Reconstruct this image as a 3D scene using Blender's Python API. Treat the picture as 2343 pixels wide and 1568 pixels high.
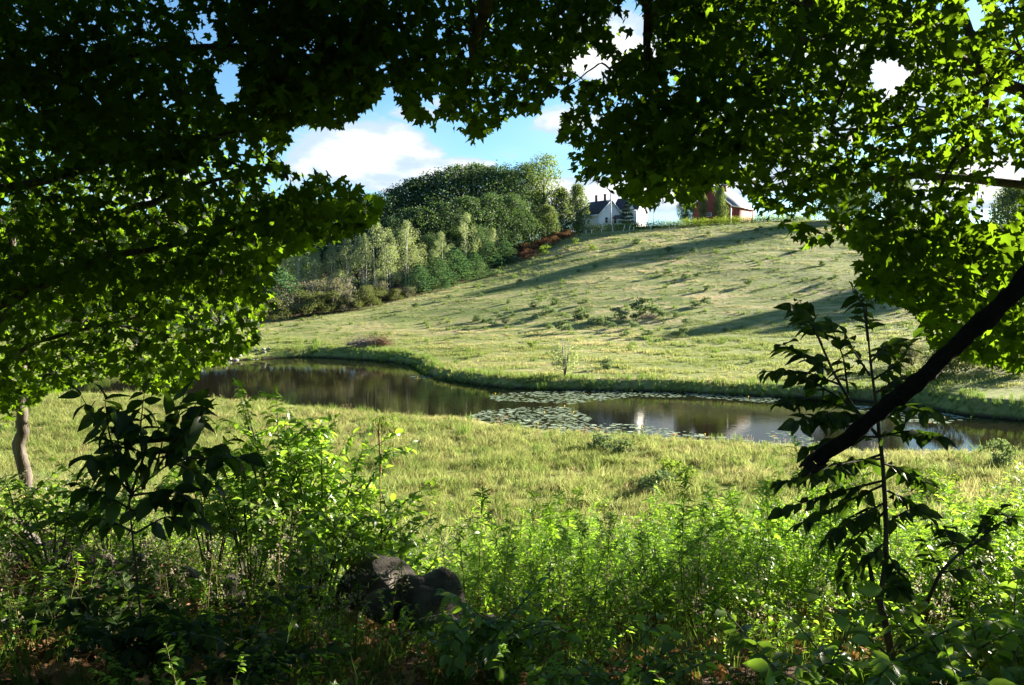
import bpy, math, random
import numpy as np
from mathutils import Vector, Matrix, Euler

R = math.radians
rng = np.random.default_rng(7)
random.seed(7)
for o in list(bpy.data.objects):
    bpy.data.objects.remove(o)
S = bpy.context.scene
COL = S.collection

# ------------------------------------------------------------------ camera
CZ, PITCH, F = 6.5, R(3.93), 1949.0          # the frame is measured as 2342 x 1568 units
cam_d = bpy.data.cameras.new('camera')
cam = bpy.data.objects.new('camera', cam_d)
COL.objects.link(cam)
cam_d.sensor_width = 36.0
cam_d.lens = 36.0 * F / 2342.0
cam_d.clip_start, cam_d.clip_end = 0.05, 3000
cam.location = (0, 0, CZ)
cam.rotation_euler = (math.pi / 2 - PITCH, 0, 0)
S.camera = cam

# ------------------------------------------------------------------ light
SUN_AZ = R(56)            # clockwise from +Y (the view direction)
SUN_EL = R(16)
SUND = np.array([math.sin(SUN_AZ) * math.cos(SUN_EL), math.cos(SUN_AZ) * math.cos(SUN_EL), math.sin(SUN_EL)])
sun_d = bpy.data.lights.new('sun', 'SUN')
sun_d.energy = 5.0
sun_d.angle = R(0.5)
sun_d.color = (1.0, 0.90, 0.74)
sun = bpy.data.objects.new('sun', sun_d)
COL.objects.link(sun)
sun.rotation_euler = Vector(SUND).to_track_quat('Z', 'Y').to_euler()
sun.location = (60, 20, 40)

S.view_settings.view_transform = 'Standard'
S.view_settings.look = 'None'
S.view_settings.gamma = 1
S.view_settings.use_curve_mapping = False
S.view_settings.exposure = 2.8
S.render.engine = 'CYCLES'
S.cycles.max_bounces = 6
S.cycles.diffuse_bounces = 3
S.cycles.glossy_bounces = 3
S.cycles.transmission_bounces = 4
S.cycles.use_denoising = True
S.cycles.caustics_reflective = False
S.cycles.caustics_refractive = False
S.cycles.sample_clamp_indirect = 4.0

# ------------------------------------------------------------------ node helpers
class NT:
    def __init__(s, tree):
        s.t = tree
        tree.nodes.clear()
    def n(s, typ, **kw):
        nd = s.t.nodes.new(typ)
        for k, v in kw.items():
            setattr(nd, k, v)
        return nd
    def l(s, a, b):
        s.t.links.new(a, b)
    def put(s, sock, v):
        if hasattr(v, 'is_linked') or hasattr(v, 'node'):
            s.l(v, sock)
        else:
            sock.default_value = v
    def math(s, op, a, b=None, c=None, clamp=False):
        nd = s.n('ShaderNodeMath', operation=op, use_clamp=clamp)
        s.put(nd.inputs[0], a)
        if b is not None: s.put(nd.inputs[1], b)
        if c is not None: s.put(nd.inputs[2], c)
        return nd.outputs[0]
    def mix(s, f, a, b):
        nd = s.n('ShaderNodeMix', data_type='RGBA')
        s.put(nd.inputs[0], f)
        s.put(nd.inputs[6], a if not isinstance(a, tuple) else (*a, 1)[:4])
        s.put(nd.inputs[7], b if not isinstance(b, tuple) else (*b, 1)[:4])
        return nd.outputs[2]
    def smooth(s, v, a, b, lo=0.0, hi=1.0):
        nd = s.n('ShaderNodeMapRange', interpolation_type='SMOOTHSTEP')
        s.put(nd.inputs[0], v)
        for i, q in zip((1, 2, 3, 4), (a, b, lo, hi)): nd.inputs[i].default_value = q
        return nd.outputs[0]
    def noise(s, vec, scale, detail=4, rough=0.55, dist=0.0):
        nd = s.n('ShaderNodeTexNoise')
        if vec is not None: s.l(vec, nd.inputs['Vector'])
        nd.inputs['Scale'].default_value = scale
        nd.inputs['Detail'].default_value = detail
        nd.inputs['Roughness'].default_value = rough
        nd.inputs['Distortion'].default_value = dist
        return nd.outputs[0]
    def mapping(s, vec, scale=(1, 1, 1), loc=(0, 0, 0), rot=(0, 0, 0)):
        nd = s.n('ShaderNodeMapping')
        s.l(vec, nd.inputs[0])
        nd.inputs[1].default_value = loc
        nd.inputs[2].default_value = rot
        nd.inputs[3].default_value = scale
        return nd.outputs[0]

# ------------------------------------------------------------------ world: daylight sky with fair-weather clouds
world = bpy.data.worlds.new("World")
S.world = world
world.use_nodes = True
w = NT(world.node_tree)
sky = w.n('ShaderNodeTexSky', sky_type='NISHITA')
sky.sun_disc = False
sky.sun_elevation = SUN_EL
sky.sun_rotation = SUN_AZ
sky.altitude = 200
sky.air_density = 1.0
sky.dust_density = 0.6
sky.ozone_density = 2.0
tc = w.n('ShaderNodeTexCoord').outputs['Generated']
sep = w.n('ShaderNodeSeparateXYZ'); w.l(tc, sep.inputs[0])
az = w.math('ARCTAN2', sep.outputs[0], sep.outputs[1])
el = w.math('ARCSINE', sep.outputs[2])
cmb = w.n('ShaderNodeCombineXYZ')
w.put(cmb.inputs[0], w.math('MULTIPLY', w.math('SINE', az), 1.0))
w.put(cmb.inputs[1], w.math('MULTIPLY', w.math('COSINE', az), 1.0))
w.put(cmb.inputs[2], w.math('MULTIPLY', el, 2.3))
puff = w.noise(cmb.outputs[0], 9.0, 7, 0.55, 0.25)
big = w.noise(w.mapping(cmb.outputs[0], loc=(3.1, 0.7, 1.3)), 3.0, 3, 0.5)
def az_el(px, py):
    x, y = (px - 1171) / F, -(py - 784) / F
    d = Vector((x, math.cos(PITCH) + y * math.sin(PITCH), -math.sin(PITCH) + y * math.cos(PITCH))).normalized()
    return math.atan2(d.x, d.y), math.asin(d.z)
# cloud banks: (centre in frame units, half sizes, weight)
BANKS = [(820, 345, 165, 66, 1.05), (900, 395, 150, 44, .9), (1060, 385, 75, 26, .80), (700, 350, 70, 60, .8), (660, 420, 90, 40, .5), (960, 262, 95, 24, .62), (1010, 235, 50, 22, .6),
         (1290, 300, 120, 60, .58), (1180, 350, 90, 30, .42), (1450, 440, 230, 44, 1.05), (1420, 110, 190, 80, .95), (1700, 330, 260, 110, .8),
         (2030, 170, 170, 110, .95), (2200, 420, 200, 70, .9), (300, 420, 160, 60, .6)]
bank = None
for (cx, cy, rx, ry, wt) in BANKS:
    a0, e0 = az_el(cx, cy)
    dx = w.math('MULTIPLY', w.math('SUBTRACT', az, a0), F / rx)
    dy = w.math('MULTIPLY', w.math('SUBTRACT', el, e0), F / ry)
    r2 = w.math('ADD', w.math('MULTIPLY', dx, dx), w.math('MULTIPLY', dy, dy))
    g = w.math('MULTIPLY', w.math('EXPONENT', w.math('MULTIPLY', r2, -0.7)), wt)
    bank = g if bank is None else w.math('MAXIMUM', bank, g)
far_bank = w.smooth(big, .52, .72, 0, .75)                                # clouds of the rest of the sky
inview = w.smooth(w.math('ABSOLUTE', az), .62, .8)
bank = w.math('MAXIMUM', bank, w.math('MULTIPLY', far_bank, inview))
dens = w.math('ADD', bank, w.math('MULTIPLY', w.math('SUBTRACT', puff, .5), 1.35))
mask = w.smooth(dens, .42, .55)
shade = w.smooth(w.math('ADD', dens, w.math('MULTIPLY', w.math('SUBTRACT', puff, .5), 1.2)), .50, 1.0)
ccol = w.mix(shade, (1.8, 2.25, 2.7), (3.6, 3.6, 3.6))
veil = w.smooth(bank, .1, .7, 0.0, .2)
skyc = w.n('ShaderNodeMix', data_type='RGBA', blend_type='MULTIPLY')
skyc.inputs[0].default_value = 1.0
w.l(sky.outputs[0], skyc.inputs[6]); skyc.inputs[7].default_value = (.40, .56, .66, 1)
col = w.mix(veil, skyc.outputs[2], (2.4, 3.0, 3.6))
col = w.mix(mask, col, ccol)
bg = w.n('ShaderNodeBackground'); w.l(col, bg.inputs[0]); bg.inputs[1].default_value = 0.055
wo = w.n('ShaderNodeOutputWorld'); w.l(bg.outputs[0], wo.inputs[0])

# ------------------------------------------------------------------ geometry helpers
def tag(o, label=None, cat=None, group=None, kind=None):
    if label: o['label'] = label
    if cat: o['category'] = cat
    if group: o['group'] = group
    if kind: o['kind'] = kind
    return o

def mesh_np(name, verts, tris, smooth=False, attrs=None):
    me = bpy.data.meshes.new(name)
    verts = np.asarray(verts, np.float32); tris = np.asarray(tris, np.int32)
    me.vertices.add(len(verts)); me.vertices.foreach_set('co', verts.ravel())
    k = tris.shape[1]
    me.loops.add(tris.size); me.loops.foreach_set('vertex_index', tris.ravel())
    me.polygons.add(len(tris)); me.polygons.foreach_set('loop_start', np.arange(0, tris.size, k, dtype=np.int32))
    if smooth: me.polygons.foreach_set('use_smooth', np.ones(len(tris), bool))
    for an, arr in (attrs or {}).items():
        a = me.attributes.new(an, 'FLOAT', 'POINT'); a.data.foreach_set('value', np.asarray(arr, np.float32))
    me.update(calc_edges=True)
    return me

class MB:
    """collects vertices and triangles"""
    def __init__(s): s.v, s.t, s.a, s.m = [], [], [], []; s.n = 0
    def add(s, v, t, a=0.5, m=0):
        v = np.asarray(v, np.float32).reshape(-1, 3); t = np.asarray(t, np.int32).reshape(-1, 3)
        s.v.append(v); s.t.append(t + s.n); s.n += len(v)
        s.a.append(np.broadcast_to(np.asarray(a, np.float32), (len(v),)))
        s.m.append(np.full(len(t), m, np.int32))
    def box(s, c, sz, rz=0.0, m=0):
        x, y, z = [q / 2 for q in sz]
        v = np.array([[sx * x, sy * y, sz_ * z] for sx in (-1, 1) for sy in (-1, 1) for sz_ in (-1, 1)])
        ca, sa = math.cos(rz), math.sin(rz)
        v = v @ np.array([[ca, sa, 0], [-sa, ca, 0], [0, 0, 1]]) + np.asarray(c)
        q = [(0, 1, 3, 2), (4, 6, 7, 5), (0, 4, 5, 1), (2, 3, 7, 6), (0, 2, 6, 4), (1, 5, 7, 3)]
        s.add(v, [t for a, b, c_, d in q for t in ((a, b, c_), (a, c_, d))], m=m)
    def tube(s, path, rad, seg=6, cap=True, a=0.5, rough=0.0):
        P = np.asarray(path, float); n = len(P)
        rad = np.broadcast_to(np.asarray(rad, float), (n,))
        T = np.gradient(P, axis=0); T /= np.linalg.norm(T, axis=1)[:, None] + 1e-9
        ref = np.array([0, 0, 1.0]) if abs(T[0][2]) < .9 else np.array([1.0, 0, 0])
        U = np.cross(T, ref); U /= np.linalg.norm(U, axis=1)[:, None] + 1e-9
        W = np.cross(T, U)
        an = np.linspace(0, 2 * np.pi, seg, endpoint=False)
        rr = rad[:, None] * (1 + rough * rng.standard_normal((n, seg)))
        V = P[:, None] + rr[..., None] * (np.cos(an)[None, :, None] * U[:, None] + np.sin(an)[None, :, None] * W[:, None])
        t = []
        for i in range(n - 1):
            for j in range(seg):
                k = (j + 1) % seg
                a0, b0, c0, d0 = i * seg + j, i * seg + k, (i + 1) * seg + k, (i + 1) * seg + j
                t += [(a0, b0, c0), (a0, c0, d0)]
        V = V.reshape(-1, 3)
        if cap:
            V = np.vstack([V, P[:1], P[-1:]])
            for j in range(seg):
                k = (j + 1) % seg
                t += [(n * seg, k, j), (n * seg + 1, (n - 1) * seg + j, (n - 1) * seg + k)]
        s.add(V, t, a)
    def leaves(s, tmpl, pos, mats, scale, a):
        tv, tt = tmpl
        N = len(pos)
        if N == 0: return
        V = np.einsum('nij,kj->nki', mats, tv) * np.asarray(scale)[:, None, None] + np.asarray(pos)[:, None]
        T = tt[None] + (np.arange(N) * len(tv))[:, None, None]
        s.add(V.reshape(-1, 3), T.reshape(-1, 3), np.repeat(a, len(tv)))
    def mesh(s, name, mats=(), smooth=False):
        me = mesh_np(name, np.vstack(s.v), np.vstack(s.t), smooth, {'rnd': np.concatenate(s.a)})
        for m in mats: me.materials.append(m)
        if len(mats) > 1: me.polygons.foreach_set('material_index', np.concatenate(s.m))
        return me
    def obj(s, name, mat, parent=None, smooth=False, loc=None, kind=None, label=None):
        mats = mat if isinstance(mat, (list, tuple)) else (mat,)
        o = bpy.data.objects.new(name, s.mesh(name, mats, smooth))
        COL.objects.link(o)
        if parent is not None: o.parent = parent
        if loc is not None: o.location = loc
        if kind: o['kind'] = kind
        if label: o['label'] = label
        return o

def empty(name, loc, rz=0.0, sc=1.0):
    o = bpy.data.objects.new(name, None); COL.objects.link(o)
    o.location = loc; o.rotation_euler = (0, 0, rz); o.scale = (sc, sc, sc)
    o.empty_display_size = 0.2
    return o
def link_mesh(name, me, parent=None, loc=(0, 0, 0), kind=None):
    o = bpy.data.objects.new(name, me); COL.objects.link(o)
    o.parent = parent; o.location = loc
    if kind: o['kind'] = kind
    return o

def rotmats(n, up_bias=0.0, spread=1.0, az=None):
    """n random frames; column 2 (leaf normal) drawn round +Z with 'spread' (1 = any direction)"""
    nrm = rng.standard_normal((n, 3)) * spread + np.array([0, 0, up_bias])
    nrm /= np.linalg.norm(nrm, axis=1)[:, None] + 1e-9
    t = rng.standard_normal((n, 3))
    x = np.cross(t, nrm); x /= np.linalg.norm(x, axis=1)[:, None] + 1e-9
    y = np.cross(nrm, x)
    return np.stack([x, y, nrm], axis=2)
def frames(ydir, nrm):
    """frames whose y axis (leaf midrib) is ydir, normal near nrm"""
    y = ydir / (np.linalg.norm(ydir, axis=1)[:, None] + 1e-9)
    x = np.cross(y, nrm); x /= np.linalg.norm(x, axis=1)[:, None] + 1e-9
    z = np.cross(x, y)
    return np.stack([x, y, z], axis=2)

# leaf outlines, unit length along +y, attached at the origin
def fan(outline, centre, fold=0.0, droop=0.0):
    o = np.array(outline, float)
    v = np.vstack([[centre[0], centre[1]], o])
    z = fold * np.abs(v[:, 0]) - droop * np.maximum(v[:, 1], 0) ** 2
    v = np.column_stack([v, z])
    n = len(o)
    return v, np.array([(0, i + 1, (i + 1) % n + 1) for i in range(n)])
half = [(.05, .02), (.30, -.04), (.27, .10), (.52, .22), (.36, .30), (.50, .56), (.33, .52), (.20, .46), (.19, .66), (.10, .72)]
maple_out = [(0, 0)] + half + [(0, 1.0)] + [(-x, y) for x, y in reversed(half)]
MAPLE = fan(maple_out, (0, .3), .22, .22)
half2 = [(.28, -.02), (.25, .12), (.50, .30), (.44, .55), (.17, .48)]
MAPLE_LO = fan([(0, 0)] + half2 + [(0, .98)] + [(-x, y) for x, y in reversed(half2)], (0, .3), .2, .2)
def ovate(wd=.25, droop=.3, fold=.5):
    ys = [0, .12, .35, .6, .82, 1.0]; ws = [0, .55, 1.0, .85, .4, 0]
    v = []; t = []
    for y, q in zip(ys, ws):
        z = -droop * y * y
        v += [(0, y, z), (wd * q, y, z + fold * wd * q), (-wd * q, y, z + fold * wd * q)]
    for i in range(5):
        a, b = 3 * i, 3 * i + 3
        for s in (1, 2):
            if i > 0: t.append((a, a + s, b + s) if s == 1 else (a, b + s, a + s))
            if i < 4: t.append((a, b + s, b) if s == 1 else (a, b, b + s))
            else: t.append((a, a + s, b) if s == 1 else (a, b, a + s))
    return np.array(v, float), np.array([q for q in t if len(set(q)) == 3])
OVATE = ovate(.27, .28, .35)
LANCE = (np.array([(0, 0, 0), (.09, .3, .03), (.07, .65, -.02), (0, 1, -.18), (-.07, .65, -.02), (-.09, .3, .03)], float),
         np.array([(0, 1, 5), (1, 2, 4), (1, 4, 5), (2, 3, 4)]))
LEAF4 = (np.array([(0, 0, 0), (.3, .45, .08), (0, 1, -.1), (-.3, .45, .08)], float), np.array([(0, 1, 2), (0, 2, 3)]))

# ------------------------------------------------------------------ frame <-> place
def raydir(px, py):
    x = (np.asarray(px, float) - 1171) / F; y = -(np.asarray(py, float) - 784) / F
    return np.stack([x, math.cos(PITCH) + y * math.sin(PITCH), -math.sin(PITCH) + y * math.cos(PITCH)], axis=-1)
def at(px, py, D):
    """the point seen at (px, py) whose distance along the view's ground direction is D metres"""
    d = raydir(px, py)
    return d * (np.asarray(D, float) / d[..., 1])[..., None] + np.array([0, 0, CZ])
def zat(px, py, D): return float(at(px, py, D)[2])
def on_plane(px, py, z=0.0):
    d = raydir(px, py); return d * ((z - CZ) / d[..., 2])[..., None] + np.array([0, 0, CZ])
def xat(px, D): return (px - 1171) / F * D
def project(P):
    P = np.asarray(P, float); q = P - np.array([0, 0, CZ])
    dep = q[:, 1] * math.cos(PITCH) - q[:, 2] * math.sin(PITCH)
    up = q[:, 1] * math.sin(PITCH) + q[:, 2] * math.cos(PITCH)
    dep = np.where(dep > .05, dep, 1e-3)
    return 1171 + F * q[:, 0] / dep, 784 - F * up / dep

# pond outline, from the far left end round the far bank and back along the near shore
FAR = [(100, 880), (230, 868), (330, 851), (440, 836), (520, 826), (620, 820), (700, 817), (760, 819), (840, 824), (900, 828), (950, 838), (962, 850),
       (985, 862), (1050, 874), (1110, 883), (1170, 889), (1300, 893), (1450, 895), (1560, 898), (1650, 903), (1750, 908), (1850, 911), (1950, 916), (2080, 925), (2150, 940),
       (2200, 950), (2342, 962), (2500, 970), (2800, 985)]
NEAR = [(2800, 1062), (2500, 1060), (2342, 1054), (2230, 1052), (2100, 1052), (1980, 1056), (1880, 1050), (1780, 1042), (1700, 1033), (1600, 1022), (1500, 1014), (1400, 1006),
        (1300, 1003), (1230, 998), (1150, 985), (1060, 970), (960, 966), (880, 955), (800, 948), (700, 939), (600, 931), (520, 924), (440, 920), (380, 912), (300, 910), (200, 908), (110, 900)]
POND = np.array([on_plane(x, y)[:2] for x, y in FAR + NEAR])
def pond_sd(X, Y):
    """signed distance to the pond edge, negative in the water"""
    sh = X.shape; p = np.column_stack([X.ravel(), Y.ravel()])
    out = np.full(len(p), 1e9)
    near = (p[:, 1] > 20) & (p[:, 1] < 95) & (np.abs(p[:, 0]) < 70)
    q = p[near]
    if len(q):
        a = POND; b = np.roll(POND, -1, axis=0)
        d = np.full(len(q), 1e9); ins = np.zeros(len(q), bool)
        for i in range(len(a)):
            e = b[i] - a[i]; wv = q - a[i]
            t = np.clip((wv @ e) / (e @ e), 0, 1)
            d = np.minimum(d, np.linalg.norm(wv - t[:, None] * e, axis=1))
            c = (a[i][1] > q[:, 1]) != (b[i][1] > q[:, 1])
            xi = (b[i][0] - a[i][0]) * (q[:, 1] - a[i][1]) / (b[i][1] - a[i][1] + 1e-12) + a[i][0]
            ins ^= c & (q[:, 0] < xi)
        out[near] = np.where(ins, -d, d)
    return out.reshape(sh)

# the far slope is surveyed in stretched distances; fd() brings it to its real ones
def fd(D): return np.where(np.asarray(D, float) < 76, D, 76 + (np.asarray(D, float) - 76) * .65)
def fdf(D): return float(fd(D))
KF = fdf(200) / 200
# height of the land beyond the pond: per bearing, (distance, height)
FT = {-900: [(60, .5), (120, 2.5), (200, 6), (320, 9), (600, 10)],
      300: [(60, .4), (72, .5), (105, 2.0), (150, 4), (250, 9), (400, 13), (600, 12)],
      640: [(60, .4), (77, .5), (90, 1.0), (105, 2.2), (150, 4.5), (250, 9), (400, 14), (600, 12)],
      900: [(60, .4), (73, .5), (90, 1.5), (105, 2.8), (120, 4.2), (170, 8), (250, 13), (400, 15), (600, 12)],
      1050: [(50, .4), (62, .5), (85, 1.3), (110, 3.7), (140, 6.4), (190, 11.5), (250, 15), (400, 15), (600, 12)],
      1170: [(45, .4), (54, .5), (85, 1.5), (120, 5.3), (165, 10.6), (200, 15.5), (250, 18), (400, 16), (600, 12)],
      1300: [(45, .4), (52, .5), (85, 1.6), (120, 5.9), (160, 12.6), (190, 18.3), (205, 19.4), (260, 18.5), (400, 15), (600, 12)],
      1500: [(43, .4), (50, .5), (85, 1.7), (120, 6.5), (160, 13.6), (190, 19.2), (205, 20.1), (260, 19), (400, 15), (600, 12)],
      1750: [(43, .4), (50, .5), (85, 2.0), (120, 7.2), (160, 14.6), (192, 20.9), (207, 21.6), (260, 20), (400, 15), (600, 12)],
      2000: [(42, .4), (47, .6), (60, 1.2), (85, 2.8), (120, 8), (160, 15), (190, 21), (210, 22), (260, 21), (400, 15), (600, 12)],
      2342: [(38, .4), (43, .8), (52, 2.0), (85, 4.5), (120, 9), (160, 14.5), (190, 19), (230, 20.5), (400, 15), (600, 12)],
      3200: [(38, .4), (43, 1.0), (60, 3.0), (85, 5.5), (120, 9), (160, 13.5), (190, 17), (250, 19), (400, 15), (600, 12)]}
FT = {k_: [(fdf(D), 6.5 + (z - 6.5) * fdf(D) / D) for D, z in v_] for k_, v_ in FT.items()}
_px = np.array(sorted(FT)); _D = np.arange(30, 602, 2.0)
_T = np.array([np.interp(_D, [q[0] for q in FT[p]], [q[1] for q in FT[p]]) for p in _px])
_pxf = np.arange(-900, 3201, 50.0)
_T = np.array([np.interp(_pxf, _px, _T[:, j]) for j in range(len(_D))]).T
for _ in range(3):
    k = np.array([.25, .5, .25])
    _T = np.apply_along_axis(lambda r: np.convolve(np.pad(r, 1, 'edge'), k, 'valid'), 0, _T)
    k2 = np.ones(5) / 5
    _T = np.apply_along_axis(lambda r: np.convolve(np.pad(r, 2, 'edge'), k2, 'valid'), 1, _T)

_ph = rng.uniform(0, 6.28, (24, 1))
_kv = rng.standard_normal((24, 2)); _kv /= np.linalg.norm(_kv, axis=1)[:, None]
def ripple(X, Y, lam, n=6, o=0):
    out = 0
    for i in range(n):
        k = _kv[(i + o) % 24] * (6.283 / lam) * (0.7 + .13 * i)
        out = out + np.sin(k[0] * X + k[1] * Y + _ph[(i + o) % 24][0])
    return out / n
def ss(x, a, b):
    t = np.clip((x - a) / (b - a), 0, 1); return t * t * (3 - 2 * t)

def height(X, Y, sd=None):
    X = np.asarray(X, float); Y = np.asarray(Y, float)
    r = np.hypot(X, Y); an = np.arctan2(X, Y)
    D = np.where(np.abs(an) < R(50), np.abs(Y), r * math.cos(R(50)))
    px = 1171 + F * np.tan(np.clip(an, R(-46), R(46)))
    u = np.clip((px + 900) / 50, 0, len(_pxf) - 1.001); v = np.clip((D - 30) / 2, 0, len(_D) - 1.001)
    i, j = u.astype(int), v.astype(int); fu, fv = u - i, v - j
    far = (_T[i, j] * (1 - fu) + _T[i + 1, j] * fu) * (1 - fv) + (_T[i, j + 1] * (1 - fu) + _T[i + 1, j + 1] * fu) * fv
    far = far + ripple(X, Y, 26, 6, 3) * .25 * ss(D, 70, 100) * .8 + ripple(X, Y, 7, 6, 9) * .10 * ss(D, 55, 80)
    Yn = np.interp(Y, [-60, -10, 0, 3.5, 6, 9, 12, 15, 19, 26, 34, 45, 60], [6.4, 5.6, 4.95, 4.55, 3.85, 2.9, 2.15, 1.55, 1.0, .62, .42, .36, .36])
    left = np.clip(-X - 1.2, 0, 9) * .13 * ss(Y, 4, 9) * (1 - ss(Y, 17, 26))
    near = Yn + left + ripple(X, Y, 9, 6, 0) * .06 + ripple(X, Y, 2.2, 6, 14) * .035
    mid = np.interp(px, [0, 900, 1171, 1600, 2342], [60, 57, 46, 42, 36])
    wgt = ss(D, mid - 4, mid + 4)
    h = near * (1 - wgt) + far * wgt
    if sd is None: sd = pond_sd(X, Y)
    h = np.where(sd < 0, -.08 - np.minimum(-sd * .35, 1.2), -.08 + (h + .08) * ss(sd, -.1, .9))
    return h
def H(x, y): return float(height(np.array([x]), np.array([y]))[0])
def hit(px, py, lo=2.5, hi=260):
    """first ground point seen at (px, py)"""
    Ds = np.geomspace(lo, hi, 1400)
    P = at(np.full(1400, px), np.full(1400, py), Ds)
    g = height(P[:, 0], P[:, 1])
    k = np.argmax(P[:, 2] <= g)
    if P[k, 2] > g[k]: return None
    return np.array([P[k, 0], P[k, 1], g[k]])

# ------------------------------------------------------------------ materials
def new_mat(name):
    m = bpy.data.materials.new(name); m.use_nodes = True
    return m, NT(m.node_tree)
def rnd_value(t):
    a = t.n('ShaderNodeAttribute', attribute_name='rnd').outputs['Fac']
    o = t.n('ShaderNodeObjectInfo').outputs['Random']
    return t.math('FRACT', t.math('ADD', a, o))
def leaf_mat(name, c1, c2, trans=.45, tcol=None, gloss=.0, rough=.45, patch=0.0, c3=None, up=0):
    m, t = new_mat(name)
    r = rnd_value(t)
    col = t.mix(r, c1, c2)
    if c3 is not None:
        pos = t.n('ShaderNodeNewGeometry').outputs['Position']
        nz = t.noise(pos, patch, 3, .6)
        col = t.mix(t.smooth(nz, .42, .62), col, c3)
    ob = t.n('ShaderNodeObjectInfo').outputs['Random']
    hv = t.n('ShaderNodeHueSaturation'); t.l(col, hv.inputs['Color']); t.l(t.smooth(ob, 0, 1, .72, 1.28), hv.inputs['Value']); t.l(t.smooth(ob, 0, 1, .512, .488), hv.inputs['Hue'])
    col = hv.outputs[0]
    d = t.n('ShaderNodeBsdfDiffuse'); t.l(col, d.inputs[0])
    tr = t.n('ShaderNodeBsdfTranslucent')
    if tcol is None: tcol = tuple(min(1, q * k) for q, k in zip([(a + b) / 2 for a, b in zip(c1, c2)], (2.0, 2.0, .9)))
    tv = t.mix(r, tuple(q * .8 for q in tcol), tuple(min(1, q * 1.2) for q in tcol)); t.l(tv, tr.inputs[0])
    mx = t.n('ShaderNodeMixShader'); mx.inputs[0].default_value = trans
    t.l(d.outputs[0], mx.inputs[1]); t.l(tr.outputs[0], mx.inputs[2])
    out = t.n('ShaderNodeOutputMaterial')
    sh = mx.outputs[0]
    if gloss > 0:
        g = t.n('ShaderNodeBsdfGlossy'); g.inputs['Roughness'].default_value = rough
        g.inputs[0].default_value = (1, 1, 1, 1)
        m2 = t.n('ShaderNodeMixShader'); m2.inputs[0].default_value = gloss
        t.l(sh, m2.inputs[1]); t.l(g.outputs[0], m2.inputs[2]); sh = m2.outputs[0]
    t.l(sh, out.inputs[0])
    return m
def solid_mat(name, c1, c2=None, scale=3.0, rough=.8, bump=0.0, bscale=20, stretch=(1, 1, 1), spec=.3, c3=None, s3=1.0, metal=0.0):
    m, t = new_mat(name)
    tcn = t.n('ShaderNodeTexCoord').outputs['Object']
    v = t.mapping(tcn, scale=stretch)
    col = None
    p = t.n('ShaderNodeBsdfPrincipled')
    if c2 is not None:
        col = t.mix(t.smooth(t.noise(v, scale, 5, .6), .35, .65), c1, c2)
        if c3 is not None: col = t.mix(t.smooth(t.noise(v, s3, 4, .6), .55, .68), col, c3)
        t.l(col, p.inputs['Base Color'])
    else: p.inputs['Base Color'].default_value = (*c1, 1)
    p.inputs['Roughness'].default_value = rough
    p.inputs['Specular IOR Level'].default_value = spec
    p.inputs['Metallic'].default_value = metal
    if bump:
        b = t.n('ShaderNodeBump'); b.inputs['Strength'].default_value = bump; b.inputs['Distance'].default_value = .03
        t.l(t.noise(v, bscale, 5, .65), b.inputs['Height']); t.l(b.outputs[0], p.inputs['Normal'])
    o = t.n('ShaderNodeOutputMaterial'); t.l(p.outputs[0], o.inputs[0])
    return m

def field_colour(t, pos):
    """meadow colour by place: green, yellow-green and straw patches, streaked across the slope"""
    a = t.noise(t.mapping(pos, scale=(.5, 1.3, .6)), .16, 6, .62)
    b = t.noise(t.mapping(pos, scale=(.35, 1.2, .5), loc=(9, 3, 0)), .55, 4, .6)
    c = t.noise(t.mapping(pos, loc=(31, 13, 0)), .045, 3, .5)
    col = t.mix(t.smooth(a, .36, .60), M_G1, M_G2)
    col = t.mix(t.math('MULTIPLY', t.smooth(b, .44, .64), t.smooth(c, .38, .62, .25, .95)), col, M_STRAW)
    sp = t.n('ShaderNodeSeparateXYZ'); t.l(pos, sp.inputs[0])
    wet = t.smooth(t.math('ADD', sp.outputs[2], t.math('MULTIPLY', t.math('SUBTRACT', a, .5), 2.5)), .8, 2.4, .5, 0)   # lusher grass on the low ground
    col = t.mix(wet, col, (.185, .215, .050))
    return col
M_G1 = (.105, .148, .042); M_G2 = (.205, .235, .082); M_STRAW = (.38, .32, .17)
def grass_mat(name, trans, tint=1.0, use_attr=True, tip=None):
    m, t = new_mat(name)
    pos = t.n('ShaderNodeNewGeometry').outputs['Position']
    col = field_colour(t, pos)
    r = rnd_value(t)
    hs = t.n('ShaderNodeHueSaturation'); t.l(col, hs.inputs['Color'])
    t.l(t.smooth(r, 0, 1, .65 * tint, 1.4 * tint), hs.inputs['Value'])
    t.l(t.smooth(r, 0, 1, .485, .512), hs.inputs['Hue'])
    d = t.n('ShaderNodeBsdfDiffuse'); t.l(hs.outputs[0], d.inputs[0])
    tr = t.n('ShaderNodeBsdfTranslucent'); t.l(hs.outputs[0], tr.inputs[0])
    mx = t.n('ShaderNodeMixShader'); mx.inputs[0].default_value = trans
    t.l(d.outputs[0], mx.inputs[1]); t.l(tr.outputs[0], mx.inputs[2])
    o = t.n('ShaderNodeOutputMaterial'); t.l(mx.outputs[0], o.inputs[0])
    return m

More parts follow.
